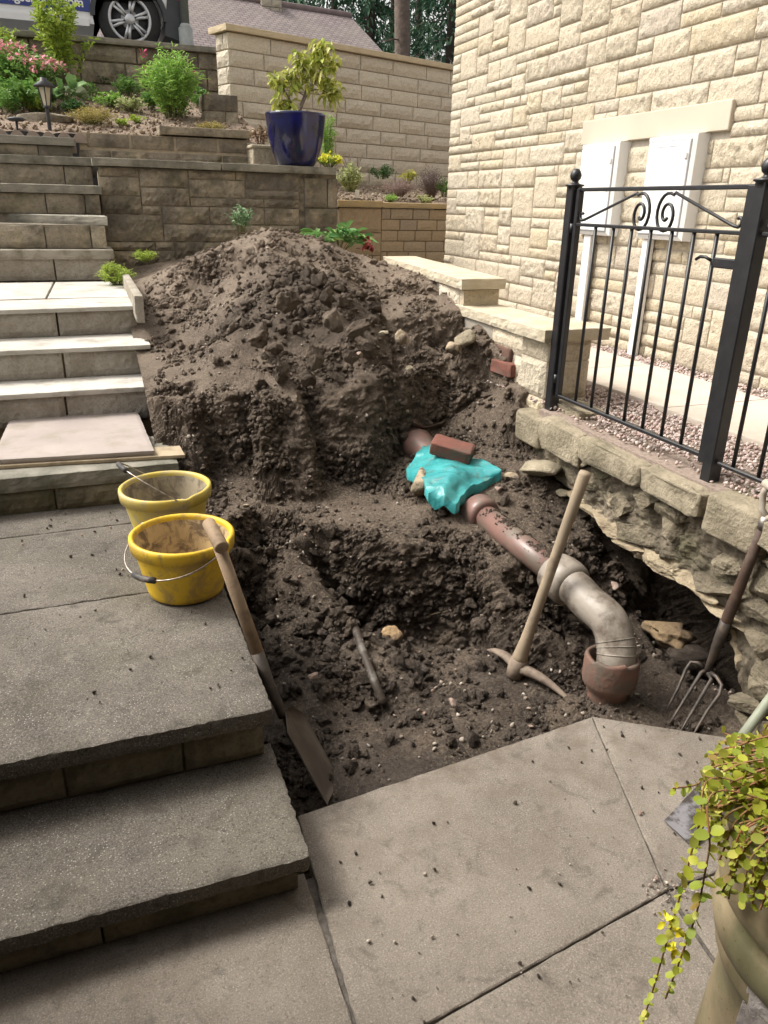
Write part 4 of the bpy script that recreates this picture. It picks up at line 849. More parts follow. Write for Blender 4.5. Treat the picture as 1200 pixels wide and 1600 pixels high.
# ================================================================== TOOLS
ASH = simple('worn_ash_wood', (.30, .215, .135), (.22, .155, .10), 9, .7, .5, 120, .002, dirt=(.11, .08, .06), dscale=14, dlo=.52, dhi=.72)
GREYASH = simple('dirty_pale_wood', (.34, .27, .19), (.27, .215, .155), 9, .75, .4, 120, .002, dirt=(.20, .155, .115), dscale=12)
DKWOOD = simple('dark_wet_wood', (.10, .062, .045), (.065, .045, .036), 12, .6, .4, 120, .002, dirt=(.16, .13, .11), dscale=9)
IRON = simple('dark_tool_iron', (.055, .048, .043), (.10, .085, .075), 25, .5, .4, 100, .002, metal=.3, dirt=(.13, .10, .075), dscale=20)
BRIGHT = simple('scoured_blade_steel', (.17, .145, .12), (.12, .10, .083), 10, .42, .3, 90, .001, metal=.35, dirt=(.13, .105, .085), dscale=12)
MUDST = simple('mud_smeared_iron', (.27, .215, .165), (.20, .155, .12), 18, .75, .6, 80, .003, dirt=(.12, .09, .07), dscale=20)
def lerp(a, b, t): return A(a)+(A(b)-A(a))*t
# shovel
tip = onz(517, 1251, -.10); top = ony(336, 836, 2.17); sh = onz(438, 1119, .14)
sv = empty('shovel', tip, 'square mouthed shovel with wooden T handle leaning on the edge of the broad step', 'shovel')
sock = lerp(sh, top, .02); mid = lerp(sh, top, .36)
MB().tube([mid, lerp(sh, top, .6), lerp(sh, top, .97)], [.021, .0205, .0195], 14).build('shaft', ASH, sv, True)
dv = (top-sh)/np.linalg.norm(top-sh)
gdir = ony(344, 852, top[1]-.05)-ony(326, 818, top[1]+.055); gdir /= np.linalg.norm(gdir)
MB().tube([top+gdir*-.068, top+gdir*-.062, top+gdir*-.03, top+gdir*.062, top+gdir*.066], [.014, .0205, .0215, .0225, .0205], 18).build('grip', ASH, sv, True)
bend = lerp(sh, tip, .10)+A([-.004, .03, .012])
MB().tube([lerp(sh, top, .37), lerp(sh, top, .2), lerp(sh, top, .07)+A([.006, 0, 0]), bend], [.0215, .020, .0165, .013], 12).build('socket', IRON, sv, True)
bd = (tip-sh); bd = bd/np.linalg.norm(bd); wd_ = A([.18, .96, .10]); wd_ -= bd*(wd_@bd); wd_ /= np.linalg.norm(wd_); nb = np.cross(bd, wd_)
nb = nb if nb[2] > 0 else -nb
V = []; NU, NVv = 12, 10; Lb = np.linalg.norm(tip-sh); Wb = .215
for i in range(NU+1):
    s_ = i/NU; half = Wb/2*(.35+.65*sst(A([s_]), 0, .17)[0])
    for j in range(NVv+1):
        tt = j/NVv*2-1; V.append(sh+bd*(s_*Lb)+wd_*(tt*half+.060)+nb*(.028*abs(tt)**3*(1-.55*s_)-.012+.022*math.exp(-(tt/.2)**2)*math.exp(-s_*6)))
V = A(V); Vb = V-nb*.003; k_ = len(V); Fs = []
ix_ = np.arange(k_).reshape(NU+1, NVv+1)
for i in range(NU):
    for j in range(NVv): Fs += [(ix_[i, j], ix_[i+1, j], ix_[i+1, j+1], ix_[i, j+1]), (k_+ix_[i, j], k_+ix_[i, j+1], k_+ix_[i+1, j+1], k_+ix_[i+1, j])]
ring = list(ix_[:, 0])+list(ix_[-1, 1:])+list(ix_[-2::-1, -1])+list(ix_[0, -2:0:-1])
Fs += [(ring[i], ring[(i+1) % len(ring)], k_+ring[(i+1) % len(ring)], k_+ring[i]) for i in range(len(ring))]
MB().add(np.vstack([V, Vb]), Fs).build('blade', BRIGHT, sv, True)
# pickaxe
eye = onz(806, 1046, -.015); ptop = ony(915, 737, 2.17); a1 = onz(770, 1015, -.015); a2 = onz(893, 1097, -.035)
pk = empty('pickaxe', eye, 'mud covered pickaxe stood on its head, pale handle leaning over the drain pipe', 'pickaxe')
MB().tube([lerp(eye, ptop, t_) for t_ in (.02, .08, .16, .3, .6, .9, .985, 1)], [.031, .030, .024, .0205, .020, .0215, .023, .020], 16).build('handle', GREYASH, pk, True)
pv = (ptop-eye)/np.linalg.norm(ptop-eye); mb = MB()
mb.tube([eye-pv*.035, eye-pv*.03, eye+pv*.01, eye+pv*.048, eye+pv*.052], [.022, .033, .036, .034, .028], 16)
def arm(mb, p0, p1, flat, r0, r1, sag):
    N_ = 12; ax = (p1-p0)/np.linalg.norm(p1-p0); sd_ = np.cross(ax, pv); sd_ /= np.linalg.norm(sd_); u2 = np.cross(sd_, ax); V = []
    for i in range(N_+1):
        t_ = i/N_; c_ = lerp(p0, p1, t_)+pv*(sag*math.sin(t_*math.pi*.5)*(1-t_)*2.2); wv_ = r0[0]+(r1[0]-r0[0])*t_**1.3; hv = r0[1]+(r1[1]-r0[1])*t_
        for k in range(8): a_ = 2*math.pi*(k+.5)/8; V.append(c_+sd_*wv_*math.cos(a_)+u2*hv*math.sin(a_))
    mb.add(V, [(i*8+k, i*8+(k+1) % 8, (i+1)*8+(k+1) % 8, (i+1)*8+k) for i in range(N_) for k in range(8)]+[tuple(range(7, -1, -1)), tuple(N_*8+k for k in range(8))])
arm(mb, eye+pv*.008, a2, 0, (.024, .026), (.008, .007), .026); arm(mb, eye+pv*.008, a1, 0, (.022, .022), (.034, .007), .018)
mb.build('pick_head', MUDST, pk, True)
# fork
fs = onz(1104, 1050, .10); ftop = onx(1193, 822, 2.0); fv = (ftop-fs)/np.linalg.norm(ftop-fs); fend = ftop+fv*.20
fk = empty('garden_fork', onz(1060, 1130, -.02), 'four pronged digging fork leaning against the rubble kerb wall at the right edge', 'fork')
MB().tube([lerp(fs, ftop, t_) for t_ in (.28, .42, .6, .8, 1)], [.020, .0205, .0185, .0175, .0175], 12).build('shaft', DKWOOD, fk, True)
MB().tube([lerp(fs, ftop, t_) for t_ in (-.02, .06, .16, .28, .38)], [.011, .0125, .0165, .0205, .0215], 12).build('socket', IRON, fk, True)
mb = MB(); sdv = np.cross(fv, A([1, 0, 0.])); sdv /= np.linalg.norm(sdv)
MB().tube([ftop-fv*.01, ftop+fv*.035], [.0195, .020], 12).build('strap', STEELW, fk, True)
MB().tube([ftop+fv*.03, ftop+fv*.05+sdv*.03, ftop+fv*.10+sdv*.045, ftop+fv*.135+sdv*.040], .011, 10).tube([ftop+fv*.03, ftop+fv*.05-sdv*.03, ftop+fv*.10-sdv*.045, ftop+fv*.135-sdv*.040], .011, 10).tube([ftop+fv*.135+sdv*.055, ftop+fv*.135-sdv*.055], .015, 12).build('grip', simple('bleached_handle', (.42, .37, .30), (.34, .30, .25), 20, .6, .3), fk, True)
sL, sR = onz(1079, 1038, .11), onz(1127, 1074, .085)
tips = [onz(1040, 1112, -.02), onz(1046, 1131, -.02), onz(1062, 1145, -.02), onz(1082, 1150, -.02)]
sh_ = [sL, lerp(sL, sR, .36), lerp(sL, sR, .68), sR]
for i, (s_, t_) in enumerate(zip(sh_, tips)):
    if i in (0, 3):
        o_ = (s_-fs)*.45; pts = [lerp(fs, s_, .25)+A([0, 0, .012]), lerp(fs, s_, .62)+A([0, 0, .020]), s_+A([0, 0, .010]), lerp(s_, t_, .12)+(s_-fs)*.10, lerp(s_, t_, .5), lerp(s_, t_, .8), t_]
        rr = [.0085, .0075, .0072, .0070, .0062, .005, .002]
    else: pts = [lerp(fs, s_, .3)+A([0, 0, .005]), s_, lerp(s_, t_, .5), lerp(s_, t_, .8), t_]; rr = [.009, .0075, .0062, .005, .002]
    MB().tube(pts, rr, 8).build('prong', IRON, fk, True)
# spade lying behind the planter
SLATE = simple('muddy_grey_steel', (.20, .195, .205), (.14, .135, .145), 10, .45, .3, 60, .002, dirt=(.05, .042, .038), dscale=14, dlo=.42, dhi=.52)
sp = empty('spade', onz(1080, 1270, 0), 'grey steel spade smeared with mud lying behind the terracotta planter', 'spade')
b1, b2, b3, b4 = onz(1038, 1281, .012), onz(1082, 1322, .012), onz(1150, 1262, .03), onz(1104, 1212, .03)
mb = MB(); slab(mb, [b1, b2, b3, b4], .005, .02, .002, .001); mb.build('blade', SLATE, sp)
s0, s1 = onz(1120, 1205, .05), onx(1206, 1088, 1.96)
MB().tube([onz(1110, 1230, .03), s0, lerp(s0, s1, .25)], [.010, .018, .018], 12).build('socket', SLATE, sp, True)
MB().tube([lerp(s0, s1, .22), s1, lerp(s0, s1, 1.5)], .0165, 12).build('shaft', simple('pale_green_shaft', (.27, .29, .22), (.22, .235, .18), 20, .5, .1), sp, True)
# ================================================================== DRAIN PIPES
CLAY = simple('salt_glazed_clay', (.215, .125, .105), (.155, .09, .076), 8, .38, .3, 60, .002, spec=.5, dirt=(.15, .12, .095), dscale=12, dlo=.46, dhi=.60)
CLAY2 = simple('dull_clay', (.20, .112, .085), (.14, .08, .062), 10, .8, .7, 60, .004, dirt=(.12, .095, .075), dscale=14, dlo=.44, dhi=.6)
GREYP = simple('grey_glazed_bend', (.30, .265, .225), (.235, .205, .17), 6, .45, .5, 50, .003, spec=.4, dirt=(.125, .10, .078), dscale=11, dlo=.47, dhi=.62)
cl, so2 = onz(757, 806, .36), onz(884, 908, .325)
dp = empty('drain_pipe', cl, 'straight brown glazed clay drain pipe with a collar, bridging the bank of the pit', 'drain pipe')
pd = (so2-cl)/np.linalg.norm(so2-cl)
MB().tube([cl-pd*.01, lerp(cl, so2, .5), so2-pd*.02], .0565, 28).build('barrel', CLAY, dp, True)
MB().tube([cl-pd*.075, cl-pd*.072, cl-pd*.01, cl+pd*.012, cl+pd*.016], [.070, .082, .083, .076, .060], 28).build('collar', CLAY, dp, True)
# mud crust on the back of the pipe
tt = rs.rand(2200)**.8; ang_ = rs.normal(.25, .42, 2200); uu, vv, _ = frame_of(pd); upv = A([0, 0, 1])-pd*pd[2]; upv /= np.linalg.norm(upv); sdp = np.cross(pd, upv)
Pm = cl+np.outer(tt*np.linalg.norm(so2-cl)*.93, pd)+.0565*(np.outer(np.cos(ang_), upv)-np.outer(np.sin(ang_), sdp)*np.sign(sdp[0])*-1)
k = (pn(Pm*22) > -.02); Pm = Pm[k]; tag(scatter('mud_crust', V1, Pm, .002+.006*rs.rand(len(Pm))**3, CLOD, 31), 'crust of drying mud along the top of the brown pipe', 'mud', kind='stuff')
bn = empty('pipe_bend', so2, 'grey mud streaked pipe bend with wide socket turning down into the clay gully', 'pipe bend')
P0 = so2-pd*.01; e1 = ony(961, 1031, 1.93); path = [P0+pd*.03, P0+pd*.09, P0+pd*.155+A([0, 0, -.012]), lerp(P0+pd*.17, e1, .45)+A([.012, -.012, .038]), lerp(P0+pd*.17, e1, .75)+A([.014, -.014, .026]), e1+A([0, -.006, .0]), e1+A([.0, .0, -.07])]
def smoothpath(p, n=5):
    p = [A(x) for x in p]; out = []; p = [2*p[0]-p[1]]+p+[2*p[-1]-p[-2]]
    for i in range(1, len(p)-2):
        for k in range(n):
            t_ = k/n; out.append(.5*((2*p[i])+(-p[i-1]+p[i+1])*t_+(2*p[i-1]-5*p[i]+4*p[i+1]-p[i+2])*t_**2+(-p[i-1]+3*p[i]-3*p[i+1]+p[i+2])*t_**3))
    return out+[p[-2]]
sp_ = smoothpath(path, 6); m_ = len(sp_)
MB().tube(sp_, [.0705 if i < m_-1 else .068 for i in range(m_)], 32).build('bend', GREYP, bn, True)
MB().tube([P0-pd*.062, P0-pd*.060, P0-pd*.02, P0+pd*.015, P0+pd*.045, P0+pd*.065], [.066, .088, .094, .094, .090, .071], 32).build('socket', GREYP, bn, True)
for k in (-13, -11, -9):
    q_ = sp_[k]; d_q = sp_[k+1]-sp_[k-1]; d_q /= np.linalg.norm(d_q); MB().tube([q_-d_q*.0016, q_+d_q*.0016], [.0722, .0722], 32).build('groove_ring', GREYP, bn, True)
gp = empty('clay_gully', e1-A([0, 0, .2]), 'broken edged brown clay gully pot standing in the pit floor under the bend', 'gully pot')
gc = e1+A([-.010, .004, -.008]); ru = .025
def gf_(r, h, a):
    if h > -.01: h = h+.012*math.sin(3*a+1)*.5+(.03 if math.sin(a*1.0+2.3) > .80 else 0)*.5-(.02 if math.sin(a-1.0) > .90 else 0)
    return r, h
MB().lathe([(.074, -.28), (.076, -.13), (.082, -.105), (.098, -.085), (.101, -.07), (.100, ru-.01), (.096, ru), (.084, ru-.002), (.082, -.02), (.074, -.06), (.06, -.09), (0, -.10)], gc, n=40, fn=lambda r, h, a: gf_(r, h, a) if h > 0 else (r, h)).build('pot', CLAY2, gp, True)
# upper clay pipe end by the bag and broken shard
uc = onz(655, 697, .46)
up_ = empty('clay_collar', uc, 'round end of a brown clay drain poking out of the earth above the teal bag', 'clay pipe')
pdu = A([.10, -.92, -.12]); pdu /= np.linalg.norm(pdu)
MB().tube([uc-pdu*.10, uc-pdu*.09, uc-pdu*.02, uc+pdu*.01, uc+pdu*.14, uc+pdu*.3], [.03, .075, .092, .088, .062, .058], 28).build('barrel', CLAY, up_, True)
V = []; sc0 = onz(668, 664, .56)
for i in range(13):
    a_ = math.pi*(1.12+.78*i/12); 
    for (r_, h_) in ((.10, 0), (.10, .045+.012*math.sin(i)), (.086, .045+.012*math.sin(i)), (.086, 0)): V.append(sc0+A([r_*math.cos(a_)*1.1, -h_*.6, .03+r_*math.sin(a_)*.55+h_*.5]))
mb = MB().add(V, [(i*4+k, i*4+(k+1) % 4, (i+1)*4+(k+1) % 4, (i+1)*4+k) for i in range(12) for k in range(4)]+[(0, 1, 2, 3), (51, 50, 49, 48)])
tag(mb.build('pipe_shard', CLAY2), 'curved broken shard of clay pipe lying above the round pipe end', 'pipe shard')
# old pale pipe in the pit floor
mb = MB(); p_ = [onz(535, 940, .02), onz(556, 985, .07), onz(568, 1020, .055), onz(584, 1062, .03), onz(600, 1100, -.03)]
mb.tube(smoothpath(p_, 5), .017, 12); tag(mb.build('lead_pipe', simple('scraped_lead', (.16, .145, .125), (.10, .09, .078), 30, .5, .5, 90, .002, dirt=(.055, .043, .034), dscale=17, dlo=.42, dhi=.5), smooth=True), 'thin grey old pipe half buried in the middle of the pit floor', 'pipe')
# ================================================================== TEAL BAG, BRICKS, ROCKS
TEAL = NT('teal_polythene'); c = TEAL.mix(TEAL.mr(TEAL.noise(6, 4), .35, .65), (.035, .26, .275), (.06, .34, .345)); c = TEAL.mix(TEAL.mr(TEAL.noise(14, 7, .7), .52, .66, 0, .65), c, (.09, .15, .13)); TEAL.bump(TEAL.noise(16, 5, .6, 2.0), .5, .010); TEAL = TEAL.fin(c, .24, .5)
# outline in plan, left and right borders from the back edge to the front edge
Lb_ = [(660, 699), (634, 738), (662, 752), (668, 775), (682, 786)]; Rb_ = [(742, 716), (783, 737), (771, 750), (735, 762), (712, 791)]
zL = [.50, .43, .47, .45, .42]; zR = [.50, .50, .46, .455, .42]
nb_, mbg = 110, 110; V = []
lp = A([onz(*p, z) for p, z in zip(Lb_, zL)]); rp = A([onz(*p, z) for p, z in zip(Rb_, zR)]); tk_ = np.linspace(0, 1, 5)
for i in range(nb_+1):
    t_ = i/nb_; l_ = A([np.interp(t_, tk_, lp[:, k]) for k in range(3)]); r_ = A([np.interp(t_, tk_, rp[:, k]) for k in range(3)])
    for j in range(mbg+1):
        s_ = j/mbg; p_ = l_*(1-s_)+r_*s_; hump = .055*math.exp(-((s_-.42)/.26)**2)*(1-.4*t_); p_ = p_+A([0, 0, hump]); V.append(p_)
V = A(V); q1 = V.copy(); rq = q1@A([[.8, .6, 0], [-.6, .8, 0], [0, 0, 1]]); fold = .025-.045*np.abs(pn(rq*A([3.5, 11, 3])+5))**1.2-.020*np.abs(pn(q1*A([9, 6, 4])+9))**1.2-.006*np.abs(pn(rq*A([14, 30, 5])))
V[:, 2] += fold-.008; V[:, 0] += .010*pn(q1*18+3); V[:, 1] += .010*pn(q1*18+8)
I = np.arange(len(V)).reshape(nb_+1, mbg+1); k_ = len(V)
Fb = [(I[i, j], I[i+1, j], I[i+1, j+1], I[i, j+1]) for i in range(nb_) for j in range(mbg)]
ring = list(I[:, 0])+list(I[-1, 1:])+list(I[-2::-1, -1])+list(I[0, -2:0:-1])
skirt = V[ring]-A([0, 0, .05])+.012*np.stack([pn(V[ring]*20), pn(V[ring]*20+5), 0*V[ring][:, 0]], 1); Fb += [(ring[(i+1) % len(ring)], ring[i], k_+i, k_+(i+1) % len(ring)) for i in range(len(ring))]
tag(mesh('plastic_bag', np.vstack([V, skirt]), Fb, TEAL, smooth=True), 'crumpled teal polythene bag draped over the buried pipe', 'plastic bag')
BRK = simple('red_brick', (.19, .08, .06), (.145, .062, .048), 14, .9, .7, 70, .004, dirt=(.12, .085, .065), dscale=12, dlo=.5, dhi=.62)
BRK2 = simple('earthy_brick', (.15, .085, .065), (.11, .07, .055), 14, .95, .8, 60, .005, dirt=(.07, .052, .042), dscale=10, dlo=.45, dhi=.6)
def brick(c_, yaw, tilt, mat, label, size=(.215, .105, .070), roll_=0.0):
    mb = MB(); V, Fc = ICO[4]; P = np.sign(V)*np.abs(V)**.16; P /= np.abs(P).max(0); P = P*A(size)/2; P += V*(.004*fbm(V*4+c_[0]*9, 4))[:, None]
    o = mesh('brick', P, Fc, mat, smooth=True); o.location = Vector(c_); o.rotation_euler = (roll_, tilt, yaw); return tag(o, label, 'brick')
brick(onz(707, 702, .56)+A([0, 0, 0]), math.radians(-38), .18, BRK, 'red brick weighing down the back edge of the teal bag', roll_=.25)
brick(onz(817, 578, .868), 0.05, 0, BRK, 'cleaner red brick at the right of the little stack beside the cream pillar', (.12, .20, .075))
brick(onz(795, 576, .868)+A([-.005, .02, 0]), 0.1, .05, BRK, 'red brick end on, left of its neighbour in the stack by the pillar', (.085, .20, .075))
brick(onz(811, 550, .945)+A([0, .02, -.005]), -.06, -.03, BRK2, 'mud caked brick, topmost of the stack beside the cream pillar', (.20, .20, .08))
SANDY = simple('buff_rubble', (.36, .29, .20), (.27, .22, .16), 12, .95, 1.0, 50, .01, dirt=(.11, .085, .065), dscale=12, dlo=.5, dhi=.62)
rock('stone', onz(655, 757, .43), (.10, .24, .13), SANDY, 'long rough pale stone holding down the left side of the teal bag', seed=41, rot=-.45)
rock('stone', onz(731, 528, 1.00), (.20, .13, .10), COPK, 'broken flat stone on the soil below the cream coping', seed=14, rot=.5, sub=3)
rock('stone', onz(712, 545, .95), (.12, .11, .09), SANDY, 'earthy rounded stone just left of the broken flat one below the coping', seed=15, rot=.2)
rock('stone', onz(612, 993, -.03), (.10, .09, .07), simple('orange_rubble', (.36, .25, .14), (.27, .18, .10), 12, .95, 1.0, 60, .008, dirt=(.10, .075, .055), dscale=12), 'orange tinged sandstone lump in the middle of the pit', seed=16)
rock('stone', onz(626, 528, 1.0), (.09, .07, .10), SANDY, 'flat brownish stone on edge at the right side of the heap', seed=17, rot=.3)
rock('stone', onz(441, 895, .10), (.075, .045, .03), PEB, 'long pale pebble lodged in the cut face of the pit', seed=18)
rock('stone', onz(473, 912, .06), (.055, .05, .05), PEB, 'whitish knobbly stone in the cut face of the pit', seed=19)
rock('stone', onz(490, 1056, .02), (.05, .04, .03), PEB, 'small cream stone on the pit floor left of the old pipe', seed=20)
rock('stone', onz(707, 1098, -.03), (.025, .05, .03), PEB, 'small white upright chip at the front of the pit floor', seed=22)
rock('stone', onz(480, 1150, -.06), (.065, .045, .02), BRK2, 'flat reddish stone on the wet mud beside the shovel blade', seed=23)
rock('stone', onz(1041, 985, .015), (.20, .26, .15), simple('yellow_rubble', (.25, .18, .105), (.17, .12, .075), 9, .95, 1.0, 45, .012, dirt=(.12, .09, .06), dscale=9), 'crumbly yellow sandstone lump at the mouth of the hollow under the wall', seed=29, rough=.55, ang=3, sub=4)
rock('stone', onz(1075, 1020, -.02), (.18, .16, .06), CLOD, 'low earthy stone between the yellow lump and the fork', seed=25)
rock('stone', onz(960, 915, .16), (.035, .07, .03), PEB, 'small pale stone behind the bend near the hollow', seed=26, rot=-.5)
for i, (x, y, z, s_) in enumerate([(650, 450, 1.17, .035), (560, 555, .93, .05), (600, 520, 1.02, .045), (385, 790, .34, .025), (780, 765, .43, .05), (880, 770, .43, .05), (800, 745, .47, .06), (905, 740, .45, .06), (640, 575, .87, .04)]):
    rock('stone', onz(x, y, z), (s_*1.5, s_, s_*.8), [SANDY, PEB, COPK][i % 3], ['small stone high on the right slope of the heap', 'flat slate piece at the foot of the big clods', 'pale stone among the big clods', 'small white stone beside the faded bucket', 'grey stone in the earth right of the teal bag', 'grey stone in the earth near the top of the pickaxe handle', 'greyish stone between the bag and the kerb wall', 'pinkish stone below the kerb coping', 'thin stone on the ridge above the cut'][i], seed=50+i, rot=i)
# big fresh clods on the front of the heap (countable lumps)
for i, (x, y, z, s_) in enumerate([(405, 525, 1.02, .12), (450, 475, 1.20, .15), (490, 560, .95, .13), (520, 500, 1.14, .14), (560, 510, 1.10, .15), (545, 560, .94, .12), (440, 585, .87, .14), (480, 590, .85, .11), (590, 480, 1.13, .11), (385, 480, 1.12, .11), (430, 545, .97, .10), (510, 465, 1.22, .10), (575, 545, .98, .10), (410, 600, .82, .09), (530, 590, .84, .09)]):
    c_ = onz(x, y, z); V, Fc = rock_variants(1, 4, .5, 1.0, 700+i, 7)[0]; P = V*(1+.16*fbm(V*3+i*7, 5, .65)+.10*billow(V*6+i, 4, .6))[:, None]*s_*A([.52, .42, .42])
    o = mesh('clod', P, Fc, CLOD, smooth=True); o.location = Vector(c_); o.rotation_euler = (i, i*.7, i*1.3)
    tag(o, 'big dark clod of fresh wet earth at the front of the heap', 'clod', 'big clods on the heap')
# ================================================================== PLANTS
def m_leaf(name, cols, trans=.3, rough=.5, vein=False):
    N = NT(name); st_ = [(i/(len(cols)-1), c) for i, c in enumerate(cols)]; c = N.ramp(N.island(), st_)
    N.fin(c, rough, .3); tr = N.n('ShaderNodeBsdfTranslucent'); N.L(c, tr.inputs[0]); mx = N.n('ShaderNodeMixShader'); mx.inputs[0].default_value = trans
    N.L(N.b.outputs[0], mx.inputs[1]); N.L(tr.outputs[0], mx.inputs[2]); N.L(mx.outputs[0], N.t.nodes['Material Output'].inputs[0]); return N.m
def unit(v): return v/(np.linalg.norm(v, axis=-1, keepdims=True)+1e-9)
def leaf_mesh(name, P, D, L, Wd, mat, rsx, parent=None, cup=.18, droop=.25, round_=False):
    P = np.asarray(P, float); n = len(P); D = unit(np.asarray(D, float)); L = np.broadcast_to(L, n)[:, None]; Wd = np.broadcast_to(Wd, n)[:, None]
    S = unit(np.cross(D, rsx.normal(size=(n, 3))*.5+A([0, 0, 1.]))); N_ = np.cross(S, D); z = A([0, 0, 1.])
    if round_:
        K = 8; V = [P+D*L*.5-N_*cup*L*.4]
        for k in range(K):
            a = 2*math.pi*k/K; V.append(P+D*L*(.5-.5*math.cos(a))+S*Wd*.5*math.sin(a)-z*droop*L*(.5-.5*math.cos(a))**2)
        V = np.stack(V, 1); Fc = A([(0, 1+k, 1+(k+1) % K) for k in range(K)]); m = K+1
    else:
        V = np.stack([P, P+D*L*.32+S*Wd*.42+N_*cup*Wd, P+D*L*.70+S*Wd*.40+N_*cup*Wd-z*droop*L*.3, P+D*L-z*droop*L, P+D*L*.70-S*Wd*.40+N_*cup*Wd-z*droop*L*.3, P+D*L*.32-S*Wd*.42+N_*cup*Wd, P+D*L*.5-z*droop*L*.15], 1)
        Fc = A([(0, 1, 6), (1, 2, 6), (2, 3, 6), (3, 4, 6), (4, 5, 6), (5, 0, 6)]); m = 7
    Fa = (Fc[None]+(np.arange(n)*m)[:, None, None]).reshape(-1, 3)
    return mesh(name, V.reshape(-1, 3), Fa, mat, parent, False)
G_LIME = m_leaf('lime_leaf', [(.22, .34, .05), (.38, .47, .08), (.28, .41, .06), (.50, .55, .13)])
G_MID = m_leaf('mid_green_leaf', [(.09, .21, .045), (.17, .33, .07), (.13, .27, .06), (.28, .42, .11)])
G_BRIGHT = m_leaf('bright_green_leaf', [(.18, .36, .06), (.30, .50, .10), (.24, .43, .08), (.40, .58, .16)])
G_DEEP = m_leaf('deep_green_leaf', [(.03, .085, .025), (.06, .14, .035), (.045, .11, .03)])
G_YEL = m_leaf('yellow_leaf', [(.38, .38, .05), (.55, .52, .08), (.30, .33, .05), (.48, .46, .14)])
G_PALE = m_leaf('pale_variegated_leaf', [(.35, .40, .16), (.50, .52, .26), (.26, .34, .12)])
G_PURP = m_leaf('heather_purple', [(.12, .09, .10), (.20, .15, .16), (.09, .09, .07), (.26, .20, .21)])
G_PINKH = m_leaf('heather_pink', [(.30, .20, .21), (.42, .30, .30), (.22, .18, .13), (.35, .27, .25)])
G_RUST = m_leaf('rusty_heather', [(.34, .28, .07), (.48, .33, .12), (.28, .29, .07), (.42, .36, .16)])
F_PINK = m_leaf('pink_petal', [(.75, .28, .34), (.85, .45, .48), (.65, .2, .28)], .2)
F_MAG = m_leaf('magenta_petal', [(.55, .05, .18), (.65, .10, .25)], .2)
F_RED = m_leaf('dried_red_petal', [(.16, .02, .02), (.22, .04, .03)], .1)
F_YEL = m_leaf('yellow_petal', [(.80, .68, .03), (.75, .75, .08)], .3)
STEM = simple('green_stem', (.13, .15, .05), (.10, .10, .04), 30, .7, .2)
BARK = simple('grey_bark', (.20, .165, .13), (.13, .105, .085), 30, .9, .6, 70, .004)
DRY = simple('dry_twig', (.22, .14, .09), (.15, .10, .07), 30, .9, .3)
def clump(name, label, cat, base, rad, h, leaf, nst, nlf, L, Wd, seed, stem=STEM, up_=.6, flower=None, lo=.25, round_=False, droop=.25, stemr=.003, shape=1.0, group=None):
    """stems fanning from the base, each set with leaves; flowers at the stem heads"""
    r = np.random.RandomState(seed); base = A(base, float); t = empty(name, base, label, cat, group); mb = MB(); P = []; D = []; Fl = []
    for i in range(nst):
        a = r.uniform(0, 2*math.pi); q_ = math.sqrt(r.rand()); o = A([math.cos(a), math.sin(a), 0])*q_
        hh = h*(1-.45*shape*q_**2)*r.uniform(.75, 1.05); e = base+o*rad*(.9)+A([0, 0, hh]); b = base+o*rad*.25
        c1 = b+(e-b)*.5+A([0, 0, hh*.12])-o*rad*.12
        pts = [(1-s)**2*b+2*s*(1-s)*c1+s*s*e for s in np.linspace(0, 1, 7)]; mb.tube(pts, list(np.linspace(stemr, stemr*.4, 7)), 5, False)
        k = max(3, int(nlf/nst)); s = lo+(1-lo)*r.rand(k)**.8; 
        pp = np.outer((1-s)**2, b)+np.outer(2*s*(1-s), c1)+np.outer(s*s, e); dd = r.normal(size=(k, 3)); dd[:, 2] = np.abs(dd[:, 2])*up_+up_*.35; dd[:, :2] += o[:2]*.5
        P.append(pp+r.normal(size=(k, 3))*rad*.06); D.append(dd); Fl.append(e)
    P = np.vstack(P); D = np.vstack(D); mb.build('stem', stem, t); leaf_mesh('foliage', P, D, L*r.uniform(.6, 1.2, len(P)), Wd*r.uniform(.7, 1.2, len(P)), leaf, r, t, round_=round_, droop=droop)
    if flower:
        fm, fl, per, frac = flower; Fl = [e for e in Fl if r.rand() < frac]
        for e in Fl: leaf_mesh('flower', e+r.normal(size=(per, 3))*fl*.35, r.normal(size=(per, 3)), fl, fl*.8, fm, r, t, droop=.05)
    return t
def bedp(x, y):                                              # where the sight line meets the sloping bed
    d = ray(x, y); k = (2.27-8.6*.26-HC)/(d[2]-.26*d[1]); return CAM+d*k
clump('shrub', 'tall yellow green leafy shrub against the dark road wall', 'shrub', ony(105, 132, 10.7), .38, 1.05, G_LIME, 34, 1500, .085, .035, 1, lo=.2)
clump('flowering_plant', 'mass of small pink flowers over green leaves at the far left of the bed', 'flowering plant', bedp(35, 150), .58, .50, G_MID, 95, 2000, .07, .03, 2, flower=(F_PINK, .042, 7, .95))
clump('leafy_plant', 'mixed green leafy clump below the pink flowers at the left edge', 'plant', bedp(40, 172), .42, .30, G_MID, 40, 900, .085, .035, 3)
clump('hosta', 'broad leaved hosta behind the garden lantern', 'hosta', bedp(105, 172), .20, .26, m_leaf('hosta_leaf', [(.10, .20, .06), (.20, .32, .12), (.36, .42, .30)], .2), 12, 26, .21, .12, 4, lo=.7, up_=.5, droop=.35)
clump('heather', 'rusty orange and green heather cushion in the middle of the flower bed', 'heather', bedp(148, 196), .30, .17, G_RUST, 90, 2200, .028, .008, 5, stemr=.002)
clump('shrub', 'bright green feathery bush in front of the dark wall, largest in the bed', 'shrub', bedp(272, 186), .36, .70, G_BRIGHT, 80, 3400, .085, .016, 6, lo=.1)
clump('fern', 'small feathery green plant left of the bright bush', 'fern', bedp(200, 152), .22, .22, G_MID, 30, 700, .06, .014, 7)
